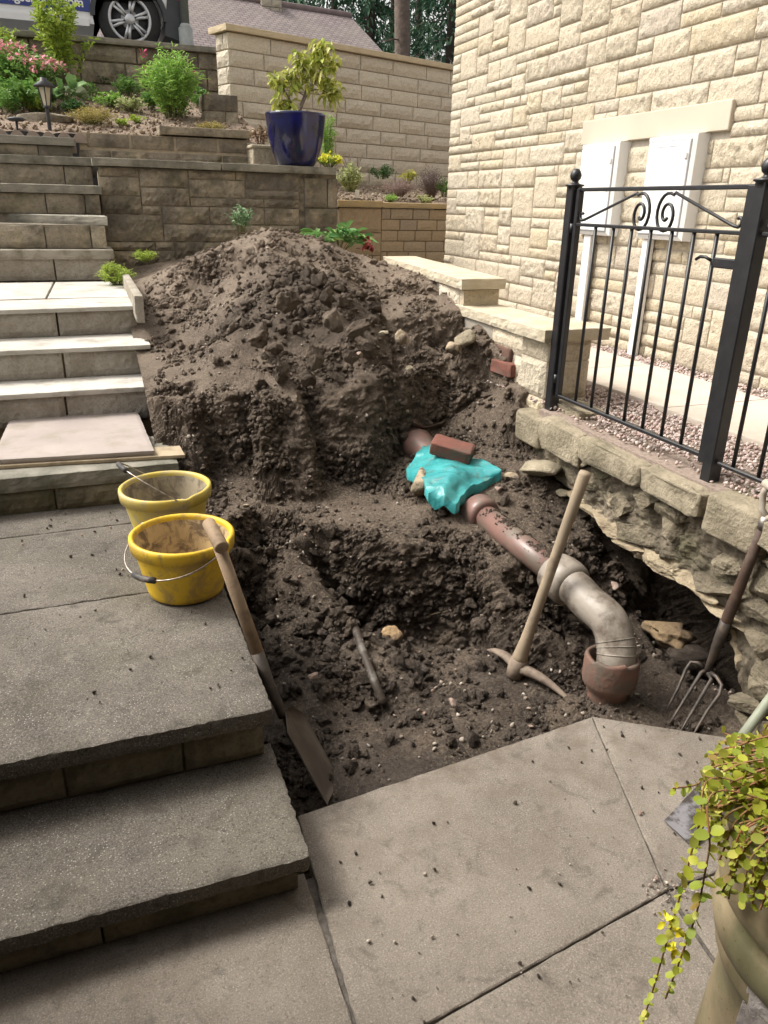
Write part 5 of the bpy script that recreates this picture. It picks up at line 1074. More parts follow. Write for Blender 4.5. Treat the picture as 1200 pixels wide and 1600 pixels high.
clump('leafy_plant', 'pale lime low plant in front of the small feathery one', 'plant', bedp(205, 176), .20, .16, G_PALE, 30, 500, .045, .022, 8)
clump('leafy_plant', 'tiny lime rosette by the edge of the bed wall, left of two', 'plant', bedp(190, 199), .10, .08, G_LIME, 14, 150, .04, .02, 9)
clump('leafy_plant', 'tiny lime rosette by the edge of the bed wall, right of two', 'plant', bedp(215, 193), .10, .07, G_LIME, 14, 150, .04, .02, 10)
clump('cushion_plant', 'mossy olive cushion growing over the coping of the low bed wall', 'plant', (ony(332, 192, 8.7)[0], 8.72, 2.375), .19, .07, G_RUST, 90, 1400, .02, .006, 11, stemr=.0015)
clump('peony', 'dark stemmed peony with two deep pink buds before the dark wall', 'peony', bedp(225, 150), .12, .50, G_MID, 6, 50, .07, .03, 12, flower=(F_MAG, .045, 10, .5))
clump('peony', 'single magenta peony head rising behind the bright bush', 'peony', bedp(298, 150), .05, .36, G_MID, 3, 20, .07, .03, 13, flower=(F_MAG, .075, 24, .45))
clump('leafy_plant', 'thin green plant at the foot of the tall shrub', 'plant', bedp(140, 158), .20, .22, G_MID, 16, 200, .05, .018, 14)
for i, (x, y, r_, h_) in enumerate([(10, 130, .4, .5)]):
    clump('shrub', 'loose green shrub cut by the left edge beside the pale wall stone', 'shrub', ony(2, 110, 10.9), .35, .5, G_LIME, 24, 600, .07, .03, 15)
rb_ = np.random.RandomState(77); kinds = [('leafy_plant', 'plant', G_MID), ('leafy_plant', 'plant', G_LIME), ('leafy_plant', 'plant', G_BRIGHT), ('leafy_plant', 'plant', G_DEEP)]
for i, (x, y, r_, h_, k, lb_) in enumerate([(15, 178, .22, .20, 0, 'low green plant at the far left end of the bed, behind the black disc light'), (60, 176, .18, .16, 1, 'small lime plant just behind the lantern'), (118, 180, .16, .13, 3, 'dark green tuft right of the lantern'), (170, 168, .20, .16, 2, 'bright green tuft above the rusty heather'),
    (235, 172, .16, .18, 0, 'green plant at the left foot of the bright bush'), (312, 168, .16, .20, 0, 'green plant at the right foot of the bright bush'), (160, 140, .22, .22, 3, 'dark leafy plant at the foot of the road wall, centre'), (240, 128, .2, .20, 3, 'dark leafy plant at the foot of the road wall, behind the bright bush'), (62, 128, .34, .36, 1, 'lime leafed clump behind the pink flowers'), (8, 150, .3, .35, 0, 'green clump under the pink flowers at the photo edge')]):
    clump(kinds[k][0], lb_, kinds[k][1], bedp(x, y), r_, h_, kinds[k][2], 26, 420, .055, .022, 500+i)
n = 1500; bx_ = rb_.uniform(-1.4, 1.9, n); by_ = 8.66+2.4*rb_.rand(n)**1.3; bz_ = 2.27+(by_-8.6)*.26+.012
S = .008+.022*rb_.rand(n)**2.5
tag(scatter('bed_litter', V1, np.stack([bx_, by_, bz_], 1), S, m_stone('bed_crumbs', [(.12, .09, .065), (.24, .18, .13), (.34, .28, .20), (.18, .13, .09)], bs=60, bd=.004), 88), 'clods, bark and litter over the flower bed', 'bed litter', kind='stuff')
n = 900; bx_ = rb_.uniform(2.5, 4.6, n); by_ = 8.72+2.0*rb_.rand(n); S = .008+.018*rb_.rand(n)**2
tag(scatter('bark_mulch', V1, np.stack([bx_, by_, 1.72+(by_-8.6)*.10+.012], 1), S, m_stone('mulch', [(.16, .12, .09), (.28, .22, .16), (.38, .32, .24)], bs=60, bd=.004), 89), 'mulch and grit over the side bed', 'mulch', kind='stuff')
# lantern, edging
t = empty('garden_lantern', bedp(78, 203), 'small black solar garden lantern on a spike in the flower bed', 'lantern')
lb = bedp(78, 203); LZ = lb[2]; BLK = simple('black_plastic', (.03, .032, .036), (.05, .05, .055), 20, .5, .1)
MB().tube([lb, lb+A([0, 0, .20])], .018, 8).build('spike', BLK, t)
MB().lathe([(.028, .20), (.055, .36)], lb, n=4).build('glass', simple('frosted_panel', (.42, .38, .28), (.50, .45, .35), 5, .4, 0), t)
mb = MB()
for k in range(4): a = math.pi/2*k; mb.tube([lb+A([.030*math.cos(a), .030*math.sin(a), .19]), lb+A([.058*math.cos(a), .058*math.sin(a), .365])], .006, 5)
mb.lathe([(.0, .185), (.036, .19), (.034, .205), (0, .21)], lb, n=12); mb.build('cage', BLK, t)
MB().lathe([(.0, .36), (.095, .362), (.098, .375), (.035, .415), (.03, .44), (0, .445)], lb, n=16).build('lantern_cap', BLK, t, True)
c = bedp(28, 200)+A([0, -.1, .05]); o = MB().lathe([(0, 0), (.06, 0), (.085, .015), (.06, .032), (0, .036)], c, n=20).tube([c-A([0, 0, .12]), c], .012, 6).build('spot_light', BLK, None, True); tag(o, 'low black disc shaped garden light at the left end of the bed', 'garden light')
mb = MB(); V = []
for k in range(9):
    x = -1.02+k*.135; n_ = 10; pts = [(x+.065*math.cos(math.pi-math.pi*j/n_), 8.47, 2.19+.085*math.sin(math.pi*j/n_)) for j in range(n_+1)]
    V = pts+[(a, b+.04, c) for a, b, c in pts]; m = n_+1; mb.add(V, [(j, j+1, m+j+1, m+j) for j in range(n_)]+[tuple(range(m-1, -1, -1)), tuple(range(m, 2*m))])
mb.bbox((-1.1, 8.472, 2.1), (.02, 8.508, 2.2)); tag(mb.build('scalloped_edging', simple('pinkish_concrete', (.30, .24, .20), (.24, .20, .165), 12, .9, .4, 60, .003)), 'row of scalloped concrete edging at the head of the old steps', 'edging')
rock('stone', bedp(70, 190)+A([0, 0, .02]), (.55, .2, .12), OLDST, 'long dark stone lying behind the garden lantern', seed=61)
t = empty('stone_pier', ony(345, 200, 9.6), 'short dark stone pier standing before the end of the cream garden wall', 'pier'); mb = MB()
p0 = ony(318, 150, 9.6); p1 = ony(368, 150, 9.6)
for k in range(3):
    z = 2.30+k*.17
    for (O, u, n, L_) in (((p0[0], 9.6, z), (1, 0, 0), (0, -1, 0), p1[0]-p0[0]+.02), ((p1[0]+.02, 9.6, z), (0, 1, 0), (1, 0, 0), .35), ((p0[0], 9.95, z), (0, -1, 0), (-1, 0, 0), .35)): coursed(mb, O, u, n, L_, [.17], (.2, .3) if k % 2 else (.5, .6), .014, .008, .05, 70+k, res=.04)
mb.build('stonework', OLDST, t); MB().bbox((p0[0]+.01, 9.61, 2.2), (p1[0]+.01, 9.94, 2.80)).build('cap', OLDST, t)
# blue pot and its shrub
BLUE = NT('cobalt_glaze'); c = BLUE.mix(BLUE.mr(BLUE.noise(5, 4), .45, .7), (.008, .009, .038), (.010, .012, .11)); c = BLUE.mix(BLUE.mr(BLUE.noise(3, 5), .58, .72, 0, .5), c, (.035, .03, .05)); BLUE = BLUE.fin(c, .12, .6)
pc = A([ony(464, 256, 7.88)[0], 7.90, 2.036]); t = empty('plant_pot', pc, 'large cobalt blue glazed plant pot on the gritstone coping', 'plant pot')
ptop_z = .455; pr = .285
MB().lathe([(0, .0), (.165, .0), (.178, .012), (.20, .05), (.235, .13), (.262, .24), (.277, .35), (.284, .43), (.287, .447), (.283, .455), (.270, .455), (.265, .44), (.26, .40)], pc, n=48).build('pot', BLUE, t, True)
MB().lathe([(.262, .41), (.15, .425), (0, .43)], pc, n=32).build('compost', BEDS, t, True)
r = np.random.RandomState(5); t = empty('potted_shrub', pc+A([0, 0, .42]), 'sparse yellow green leafed shrub growing in the blue pot', 'shrub'); mb = MB(); LP = []; LD = []
def pp(x, y, dy=0): return ony(x, y, 7.9+dy)
br = [[(467, 178), (474, 160), (484, 140), (497, 120), (502, 100), (510, 72)], [(470, 165), (478, 140), (480, 115), (482, 95)], [(463, 176), (455, 160), (444, 140), (438, 128), (425, 118)], [(465, 178), (458, 168), (448, 165), (437, 152)], [(497, 120), (512, 105), (522, 92)], [(484, 142), (500, 140), (520, 148), (525, 138)], [(476, 150), (462, 140), (456, 125), (460, 108)], [(482, 118), (470, 100), (466, 88)], [(497, 118), (492, 95), (498, 75)], [(488, 132), (505, 128), (517, 135)]]
for i, b in enumerate(br):
    dy = r.uniform(-.12, .12); P_ = [pp(x, y, dy*j/len(b)) for j, (x, y) in enumerate(b)]; P_ = smoothpath(P_, 4); rr = list(np.linspace(.013 if i < 4 else .007, .003, len(P_))); mb.tube(P_, rr, 6, False)
    for j in range(int(len(P_)*.45), len(P_)):
        for _ in range(5 if j < len(P_)-4 else 9): LP.append(P_[j]+r.normal(size=3)*.03); d_ = r.normal(size=3); d_[2] -= .3; LD.append(d_)
mb.build('trunk', BARK, t, True); leaf_mesh('foliage', A(LP), A(LD), 0.095*r.uniform(.6, 1.15, len(LP)), .045, m_leaf('yellowing_leaf', [(.34, .42, .07), (.52, .54, .11), (.60, .58, .22), (.26, .34, .06), (.44, .46, .10)]), r, t, droop=.35)
# cream trough, dead plant, conifer sprig, yellow flowers
ta = ony(392, 219, 8.2); tb = ony(430, 252, 8.2); t = empty('stone_trough', ((ta[0]+tb[0])/2+.05, 8.3, 2.04), 'cream carved stone trough half hidden behind the blue pot', 'trough')
TRO = simple('carved_cream_stone', (.40, .35, .26), (.30, .26, .19), 14, .9, 1.0, 28, .02)
x0_, x1_ = ta[0], ta[0]+.42
mb = MB(); mb.bevbox(((x0_+x1_)/2, 8.32, 2.12), (x1_-x0_-.03, .24, .17), b=.01); mb.build('trough_body', TRO, t); MB().bevbox(((x0_+x1_)/2, 8.32, 2.215), (x1_-x0_, .27, .035), b=.01).build('rim', TRO, t)
clump('dead_plant', 'brown withered plant in the cream trough', 'dead plant', (x0_+.12, 8.30, 2.23), .13, .20, m_leaf('withered_leaf', [(.20, .12, .07), (.30, .20, .12), (.26, .17, .10)], .1), 26, 200, .04, .02, 21, stem=DRY, up_=.2)
clump('conifer_sprig', 'small soft green conifer standing right behind the blue pot', 'conifer', ony(512, 252, 8.7), .11, .50, G_BRIGHT, 20, 900, .05, .010, 22, lo=.0)
clump('flowering_plant', 'low yellow green spurge spilling past the end of the coping', 'flowering plant', ony(514, 262, 8.35), .16, .13, G_LIME, 30, 300, .04, .018, 23, flower=(F_YEL, .03, 6, .9))
# side bed planting
def sb(x, y, Y=9.0): return ony(x, y, Y)
clump('variegated_shrub', 'pale cream and green variegated shrub at the left of the side bed', 'shrub', sb(549, 300, 8.85), .20, .30, G_PALE, 40, 900, .045, .018, 31, lo=.1)
clump('heather', 'grey pink heather cushion in the middle of the side bed', 'heather', sb(622, 307, 8.95), .24, .20, G_PINKH, 130, 3000, .022, .006, 32, stemr=.0015, lo=.1, stem=DRY)
clump('heather', 'dark purple upright heather against the house corner', 'heather', sb(672, 308, 9.0), .22, .34, G_PURP, 110, 2600, .024, .007, 33, stemr=.002, lo=.1, stem=DRY)
clump('low_plant', 'small bright green tuft hanging over the buff coping, left of two', 'plant', (sb(612, 311, 8.72)[0], 8.74, 1.735), .11, .08, G_BRIGHT, 24, 400, .028, .010, 34)
clump('low_plant', 'small grey green tuft at the buff coping under the purple heather', 'plant', (sb(664, 313, 8.72)[0], 8.74, 1.73), .14, .09, G_PALE, 24, 400, .028, .010, 35)
clump('low_plant', 'dark green prostrate plant by the tall garden wall', 'plant', sb(596, 280, 9.8), .22, .16, G_DEEP, 20, 500, .04, .015, 36)
clump('low_plant', 'yellow green plant between the two heathers', 'plant', sb(638, 287, 9.3), .13, .16, G_YEL, 16, 260, .04, .015, 37)
clump('rose_twigs', 'bare reddish twigs before the tall garden wall', 'shrub', sb(552, 283, 9.4), .18, .36, G_PURP, 6, 18, .03, .012, 38, stem=DRY, stemr=.005)
clump('leafy_plant', 'green plant beside the house corner in the side bed', 'plant', sb(694, 308, 8.9), .12, .22, G_MID, 16, 300, .04, .015, 39)
o = MB().bevbox(sb(558, 303, 8.82)+A([0, 0, 0]), (.05, .003, .09), b=.001).build('plant_label', WHITE); tag(o, 'white plastic plant label stuck beside the variegated shrub', 'plant label')
# plants round the heap
clump('peony', 'leafy peony with one withered red flower behind the crest of the heap', 'peony', ony(528, 392, 6.6), .28, .19, m_leaf('peony_leaf', [(.06, .17, .05), (.12, .28, .08), (.20, .34, .12), (.26, .36, .10)]), 22, 150, .14, .05, 41, lo=.55, up_=.25)
r = np.random.RandomState(8); c = ony(576, 384, 6.4); o = leaf_mesh('withered_flower', c+r.normal(size=(24, 3))*.02, r.normal(size=(24, 3)), .05, .035, F_RED, r); tag(o, 'withered dark red peony head hanging at the right of its leaves', 'flower')
clump('leafy_plant', 'grey green young plant at the foot of the gritstone wall, above the heap', 'plant', ony(378, 362, 7.3), .15, .22, m_leaf('grey_green_leaf', [(.14, .24, .12), (.22, .34, .18), (.28, .40, .24)]), 16, 220, .055, .022, 42)
clump('saxifrage', 'mossy green cushion spilling over beside the landing', 'moss', (.20, 6.55, 1.07), .17, .15, G_LIME, 80, 1800, .03, .007, 43, stemr=.0015)
for i, (x, y, Y, r_) in enumerate([(176, 432, 6.35, .09), (228, 410, 6.75, .12)]): clump('saxifrage', ['mossy tuft hanging over the riser of the step', 'mossy tuft reaching on to the heap'][i], 'moss', ony(x, y, Y), r_, .10, G_LIME, 50, 800, .028, .007, 44+i, stemr=.0015)
# ================================================================== FOREGROUND PLANTER
PC = A([1.048, .560, 0]); PR = .174
TERB = NT('weathered_chimney_clay'); c = TERB.ramp(TERB.noise(5, 6), [(.3, (.12, .095, .055)), (.5, (.22, .175, .105)), (.75, (.32, .265, .165))]); c = TERB.mix(TERB.mr(TERB.noise(7, 8, .7), .48, .62, 0, .75), c, (.12, .12, .06))
c = TERB.mix(TERB.mr(TERB.noise(110, 2), .68, .72), c, (.09, .06, .035)); TERB.bump(TERB.noise(60, 5), .3, .002); TERB = TERB.fin(c, .6, .35)
t = empty('chimney_pot', PC, 'tall ringed buff clay chimney pot used as a planter at the lower right', 'planter')
prof = [(PR+.02, 0), (PR+.015, .06), (PR, .45), (PR, .500), (PR+.012, .512), (PR+.018, .528), (PR+.012, .545), (PR+.010, .552), (PR+.028, .57), (PR+.036, .60), (PR+.030, .635), (PR+.018, .648), (PR+.036, .668), (PR+.044, .70), (PR+.036, .735), (PR+.020, .748), (PR+.036, .765), (PR+.048, .79), (PR+.034, .805), (PR+.046, .82), (PR+.046, .84), (PR+.03, .855), (PR+.012, .858), (PR-.005, .84), (PR-.01, .78)]
MB().lathe(prof, PC, n=72).build('pot', TERB, t, True); MB().lathe([(PR-.005, .80), (.08, .83), (0, .84)], PC, n=32).build('compost', BEDS, t, True)
JEN = m_leaf('creeping_jenny_leaf', [(.26, .33, .03), (.46, .47, .06), (.34, .40, .04), (.58, .55, .12), (.17, .25, .03), (.42, .45, .07), (.28, .19, .05)], .35, .42)
JST = simple('red_trailing_stem', (.25, .10, .05), (.20, .13, .05), 30, .6, 0)
r = np.random.RandomState(12); t = empty('creeping_jenny', PC+A([0, 0, .82]), 'golden creeping jenny spilling out of the chimney pot in long strands', 'trailing plant'); mb = MB(); LP = []; LD = []; LL = []
def strand(pts, l0, l1, gap=.017, rad=.0016):
    P_ = smoothpath(pts, 10); mb.tube(P_, rad, 5, False); P_ = A(P_); seg = np.linalg.norm(np.diff(P_, axis=0), axis=1); cum = np.concatenate([[0], np.cumsum(seg)]); T = cum[-1]; s = 0; k = 0
    while s < T:
        p = A([np.interp(s, cum, P_[:, j]) for j in range(3)]); q_ = A([np.interp(min(T, s+.01), cum, P_[:, j]) for j in range(3)]); d = unit(q_-p+1e-6)
        f = s/T; L_ = (l0+(l1-l0)*f)*r.uniform(.62, 1.25); sd_ = unit(np.cross(d, r.normal(size=3)*.4+A([.3, -.8, .4])))
        for sg in (-1, 1):
            if r.rand() < .90: LP.append(p); LD.append(sd_*sg+d*.35+A([0, 0, .2])+r.normal(size=3)*.38); LL.append(L_)
        s += gap*(L_/l0+.35); k += 1
top_ = PC+A([0, 0, .84]); cth = lambda px_, py_, Y: ony(px_, py_, Y)
strand([top_+A([-.10, .02, .02]), cth(1120, 1215, .70), cth(1092, 1290, .66), cth(1068, 1380, .66), cth(1045, 1460, .67), cth(1022, 1540, .68), cth(1003, 1600, .69)], .026, .012, .02)
strand([top_+A([-.08, -.03, .02]), cth(1128, 1235, .66), cth(1108, 1330, .62), cth(1090, 1420, .62), cth(1066, 1490, .63), cth(1040, 1560, .64)], .026, .012, .02)
strand([top_+A([-.08, .08, .03]), cth(1130, 1195, .80), cth(1090, 1225, .80), cth(1052, 1232, .80)], .020, .012)
for i in range(130):
    a = r.uniform(0, 2*math.pi) if i > 60 else r.uniform(2.2, 4.9); rr = PR*.6*math.sqrt(r.rand()); b = top_+A([rr*math.cos(a), rr*math.sin(a), .01]); o = A([math.cos(a), math.sin(a), 0]); ln = r.uniform(-.02, .05) if r.rand() < .8 else r.uniform(.05, .12)
    strand([b, b+o*.06+A([0, 0, .055*r.rand()+.02]), top_+o*(PR+.05+.03*r.rand())+A([0, 0, .02]), top_+o*(PR+.065+.03*r.rand())+A([0, 0, -ln])], .021, .013, .015)
for i in range(34):
    a = r.uniform(0, 2*math.pi); b = top_+A([.07*math.cos(a), .07*math.sin(a), .0]); o = A([math.cos(a), math.sin(a), 0]); strand([b, b+o*.03+A([0, 0, .07]), b+o*.09+A([0, 0, .14*r.uniform(.6, 1.3)])], .020, .012, .015)
mb.build('stem', JST, t, True); leaf_mesh('foliage', A(LP), A(LD), A(LL), A(LL)*.80, JEN, r, t, cup=.30, droop=.18, round_=True)
yf_ = [cth(1042, 1437, .67), cth(1058, 1458, .66), cth(1050, 1484, .67)]; n = 12

for y_ in yf_: leaf_mesh('flower', y_+r.normal(size=(n, 3))*.004, r.normal(size=(n, 3)), .014, .010, F_YEL, r, t, droop=.1)
# rough stone block at the lower right corner
V, Fc = ICO[4]; P = np.sign(V)*np.abs(V)**.3; P /= np.abs(P).max(0); P = P*A([.10, .08, .30]); P += V*(.02*fbm(V*3+4, 5, .6)+.006*billow(V*14, 3))[:, None]
o = mesh('rough_stone', P, Fc, simple('grey_rock_face', (.30, .275, .26), (.16, .14, .13), 16, .9, 1.0, 60, .008, dirt=(.10, .085, .075), dscale=9), smooth=True); o.location = Vector(ony(1300, 1580, .50)-A([0, 0, .12])); tag(o, 'rough broken grey stone right in the lower right corner before the chimney pot', 'stone')
# ================================================================== VAN, LAMP POST, FAR HOUSE, TREES
VY = 12.3; wc = ony(203, 30, VY); VS = 1.0
VW = simple('silver_white_paint', (.76, .76, .77), (.72, .72, .73), 1.5, .28, 0, spec=.6); VB = simple('van_blue_vinyl', (.018, .035, .20), (.022, .04, .22), 2, .3, 0, spec=.5)
VG_ = simple('van_grey_plastic', (.06, .065, .072), (.05, .054, .06), 6, .55, .2, 120, .001); GLS = simple('van_glass', (.02, .025, .03), (.03, .035, .04), 2, .06, 0, spec=.8)
TYR = simple('tyre_rubber', (.028, .028, .03), (.04, .04, .042), 10, .75, .3, 60, .003); RIMM = simple('alloy_silver', (.55, .56, .58), (.48, .49, .51), 6, .3, 0, spec=.6, metal=.4)
wx, wz = wc[0], wc[2]; t = empty('van', (wx-1.5, VY+.9, 3.35), 'white and blue lettered van parked above the dark wall, cut by the top edge', 'van')
# body side: outline with wheel arch, extruded through the width
rear = wx+.66; z_s = wz-.10; z_b = wz+.26
def side(pts, y0, y1, mat, name, parent):
    n = len(pts); V = [(x, y0, z) for x, z in pts]+[(x, y1, z) for x, z in pts]
    bm = bmesh.new(); vs = [bm.verts.new(v) for v in V]; bm.faces.new(vs[:n]); bm.faces.new(vs[n:][::-1])
    for i in range(n): bm.faces.new([vs[i], vs[n+i], vs[n+(i+1) % n], vs[(i+1) % n]])
    bmesh.ops.triangulate(bm, faces=[f for f in bm.faces if len(f.verts) > 4]); bmesh.ops.recalc_face_normals(bm, faces=bm.faces[:])
    bm.verts.index_update(); P = [v.co[:] for v in bm.verts]; Fc = [[v.index for v in f.verts] for f in bm.faces]; bm.free(); return mesh(name, P, Fc, mat, parent)
arch = [(wx-.47*math.cos(a), wz+.47*math.sin(a)) for a in np.linspace(-.2, math.pi+.2, 20)]
body = [(wx-4.0, z_s), (wx-.47*math.cos(-.2), z_s)]+arch+[(rear-.06, z_s-.05), (rear, wz+.1), (rear-.02, wz+.9), (rear-.22, wz+1.55), (wx-2.7, wz+1.6), (wx-3.4, wz+.95), (wx-4.3, wz+.75), (wx-4.4, z_s)]
vb = side(body, VY-.02, VY+1.75, VW, 'body', t)
side([(wx-3.6, ony(155, 20, VY-.03)[2]), (wx-.49, ony(155, 20, VY-.03)[2]), (wx-.45, wz+.62), (wx-3.6, wz+.62)], VY-.032, VY-.021, VB, 'blue_panel', t)
ar2 = [(wx-.50*math.cos(a), wz+.50*math.sin(a)) for a in np.linspace(.0, math.pi, 16)]; ar3 = [(wx-.44*math.cos(a), wz+.44*math.sin(a)) for a in np.linspace(math.pi, .0, 16)]
side(ar2+ar3, VY-.05, VY+.05, VG_, 'arch_trim', t)
side([(wx+.44, wz-.16), (wx+.50, wz+.28), (rear+.06, wz+.42), (rear+.10, wz+.05), (rear+.02, wz-.22)], VY-.045, VY+1.78, VG_, 'bumper', t)
side([(wx-3.6, z_s-.03), (wx-.52, z_s-.03), (wx-.52, z_s+.05), (wx-3.6, z_s+.05)], VY-.04, VY+.02, VW, 'sill', t)
MB().bevbox((rear+.0, VY-.02, wz+.50), (.07, .06, .50), b=.015).build('tail_light', simple('red_lens', (.50, .02, .03), (.45, .02, .03), 4, .2, 0), t)
side([(wx-2.4, wz+.85), (wx-.7, wz+.85), (wx-.8, wz+1.35), (wx-2.5, wz+1.35)], VY-.03, VY-.021, GLS, 'window', t)
def wheel(cx_):
    wt = MB().lathe([(.27, -.10), (.36, -.105), (.395, -.08), (.405, -.03), (.405, .05), (.39, .09), (.27, .10)], (cx_, VY+.10, wz), (0, -1, 0), n=48).build('wheel', TYR, t, True)
    mb = MB().lathe([(.0, .03), (.06, .035), (.065, .02), (.11, .0), (.115, -.02)], (cx_, VY+.02, wz), (0, -1, 0), n=32); mb.lathe([(.245, .0), (.272, .012), (.278, .0), (.27, -.03), (.24, -.05), (.235, -.02), (.245, .0)], (cx_, VY+.0, wz), (0, -1, 0), n=48)
    for k in range(6):
        for off in (-.11, .11):
            a = 2*math.pi*k/6+.3; d0 = A([math.cos(a+off*1.2), 0, math.sin(a+off*1.2)]); d1 = A([math.cos(a+off*1.1), 0, math.sin(a+off*1.1)]); c_ = A([cx_, VY-.005, wz]); s_ = A([-d1[2], 0, d1[0]])*.017
            p0_, p1_ = c_+d0*.05, c_+d1*.25; q_ = A([0, .02, 0]); mb.add([p0_-s_, p0_+s_, p1_+s_, p1_-s_, p0_-s_+q_, p0_+s_+q_, p1_+s_+q_, p1_-s_+q_], [(0, 1, 2, 3), (4, 7, 6, 5), (0, 4, 5, 1), (1, 5, 6, 2), (2, 6, 7, 3), (3, 7, 4, 0)])
    mb.build('rim', RIMM, wt, True); MB().lathe([(0, -.03), (.24, -.03), (.24, -.05)], (cx_, VY+.02, wz), (0, -1, 0), n=32).build('brake', BLK, wt, True)
wheel(wx); wheel(wx-2.75)
cu = bpy.data.curves.new('txt', 'FONT'); cu.body = 'ngservices.com'; cu.size = .150; cu.extrude = .002; cu.offset = .003; cu.space_character = .98; to = bpy.data.objects.new('txt', cu); COL.objects.link(to)
bpy.context.view_layer.update(); me = bpy.data.meshes.new_from_object(to.evaluated_get(bpy.context.evaluated_depsgraph_get())); bpy.data.objects.remove(to)
V = A([v.co[:] for v in me.vertices]); wdt = V[:, 0].max(); xe = ony(130, 8, VY-.035)[0]; ze = ony(129, 11, VY-.035)[2]
P = np.stack([xe-wdt+V[:, 0], VY-.036-V[:, 2], ze+V[:, 1]], 1); mesh('lettering', P, [list(p.vertices) for p in me.polygons], simple('white_lettering', (.8, .8, .8), (.78, .78, .78), 4, .4, 0), t)
# lamp post
lb = ony(291, 60, 12.2); LPM = simple('grey_green_metal', (.17, .19, .18), (.14, .155, .15), 12, .5, .2); t = empty('lamp_post', (lb[0], lb[1], 3.3), 'grey green street lamp column beside the rear of the van', 'lamp post')
MB().tube([(lb[0], lb[1], 3.2), (lb[0], lb[1], lb[2]+.12)], .095, 12).tube([(lb[0], lb[1], lb[2]+.10), (lb[0], lb[1], lb[2]+.17)], [.095, .06], 12).build('base', simple('pale_base', (.30, .32, .31), (.24, .255, .25), 14, .5, .2), t, True)
MB().tube([(lb[0], lb[1], lb[2]+.15), (lb[0], lb[1], 8.2)], [.058, .045], 12).build('column', LPM, t, True); MB().bevbox((lb[0], lb[1]-.35, 8.2), (.16, .8, .10), b=.03).build('lamp_head', LPM, t)
# far house
t = empty('far_house', (2, 26, 3.4), 'low stone house with a mauve grey tiled roof and chimney beyond the road', 'house')
TILE = NT('roof_tiles'); bk = TILE.n('ShaderNodeTexBrick'); bk.inputs['Scale'].default_value = 1.0; bk.inputs['Brick Width'].default_value = .19; bk.inputs['Row Height'].default_value = .115; bk.inputs['Mortar Size'].default_value = .012; bk.inputs['Color1'].default_value = (.20, .165, .165, 1); bk.inputs['Color2'].default_value = (.27, .225, .22, 1); bk.inputs['Mortar'].default_value = (.10, .08, .08, 1); bk.inputs['Bias'].default_value = 0
mp = TILE.n('ShaderNodeMapping'); mp.inputs['Rotation'].default_value = (0, 0, 0); TILE.L(TILE.tc.outputs['UV'], bk.inputs[0]); c = TILE.mix(TILE.mr(TILE.noise(.8, 6), .4, .7, 0, .4), bk.outputs[0], (.25, .235, .20)); TILE.bump(bk.outputs[1], .5, .02); TILE = TILE.fin(c, .85, .2)
rA = ony(548, 26, 25.0); rB = A([-4.0, 23.6, rA[2]+.0]); rB = ony(215, -16, 23.8); rB = rB+(rB-rA)*.6; rB[2] = rA[2]
eo = A([.35, -3.6, -2.35]); eA = ony(592, 72, 23.6); dr_ = (rA-rB)/np.linalg.norm(rA-rB); eB = rB+eo
eA = rA+A([1.1, -3.2, -2.35]); bo = A([-.2, 3.6, -2.35])
def quad_uv(name, P, mat, parent):
    o = mesh(name, P, [(0, 1, 2, 3)], mat, parent); uvl = o.data.uv_layers.new(); P = A(P); u = unit(P[1]-P[0]); v = np.cross(unit(np.cross(P[1]-P[0], P[3]-P[0])), u)
    for li, vi in enumerate(o.data.loops): uvl.data[li].uv = ((P[vi.vertex_index]-P[0])@u, (P[vi.vertex_index]-P[0])@v)
    return o
V = [eB, eA, rA, rB, eB-A([0, 0, .15]), eA-A([0, 0, .15]), rA+bo+A([.6, 0, 0]), rB+bo]
rf = quad_uv('roof', [eB, eA, rA, rB], TILE, t); quad_uv('roof', [rB, rA, rA+bo, rB+bo], TILE, t); quad_uv('roof_hip', [eA, rA+bo+A([1.0, 0, 0]), rA+A([.0, 0, 0]), rA], TILE, t)
MB().tube([rB+A([0, 0, .02]), rA+A([0, 0, .02])], .09, 8).build('ridge', simple('ridge_tiles', (.24, .18, .17), (.18, .14, .135), 6, .9, .5), t, True)
HW = simple('far_stone', (.30, .26, .20), (.24, .20, .155), 4, .9, .5, 12, .02); wx0, wx1 = eB[0]+.3, eA[0]-.5; MB().bbox((wx0, eA[1]+.5, 3.2), (wx1, rA[1]+3.2, eA[2]-.02)).build('wall', HW, t)
for k in range(5):
    f = MB().bevbox((wx1-1.6-k*2.6, eA[1]+.48, 4.15), (1.2, .06, .6), b=.01).build('window', WHITE, t); MB().bevbox((wx1-1.6-k*2.6, eA[1]+.445, 4.15), (1.05, .02, .48), b=.005).build('pane', GLS, f)
cc = ony(420, 12, 24.6); mb = MB(); z0_ = 5.2
for k in range(10): coursed(mb, (cc[0]-.28, 24.2, z0_+k*.19), (1, 0, 0), (0, -1, 0), .56, [.185], (.2, .4), .02, .012, .06, 80+k, res=.08)
for k in range(10): coursed(mb, (cc[0]-.28, 24.9, z0_+k*.19), (0, -1, 0), (-1, 0, 0), .7, [.185], (.2, .4), .02, .012, .06, 95+k, res=.1)
ch = mb.build('chimney', m_stone('chimney_stone', [(.36, .32, .25), (.44, .39, .31), (.30, .27, .21)], bs=20), rf); MB().bbox((cc[0]-.27, 24.21, 5.0), (cc[0]+.27, 24.9, 7.1)).build('chimney_core', OLDM, t)
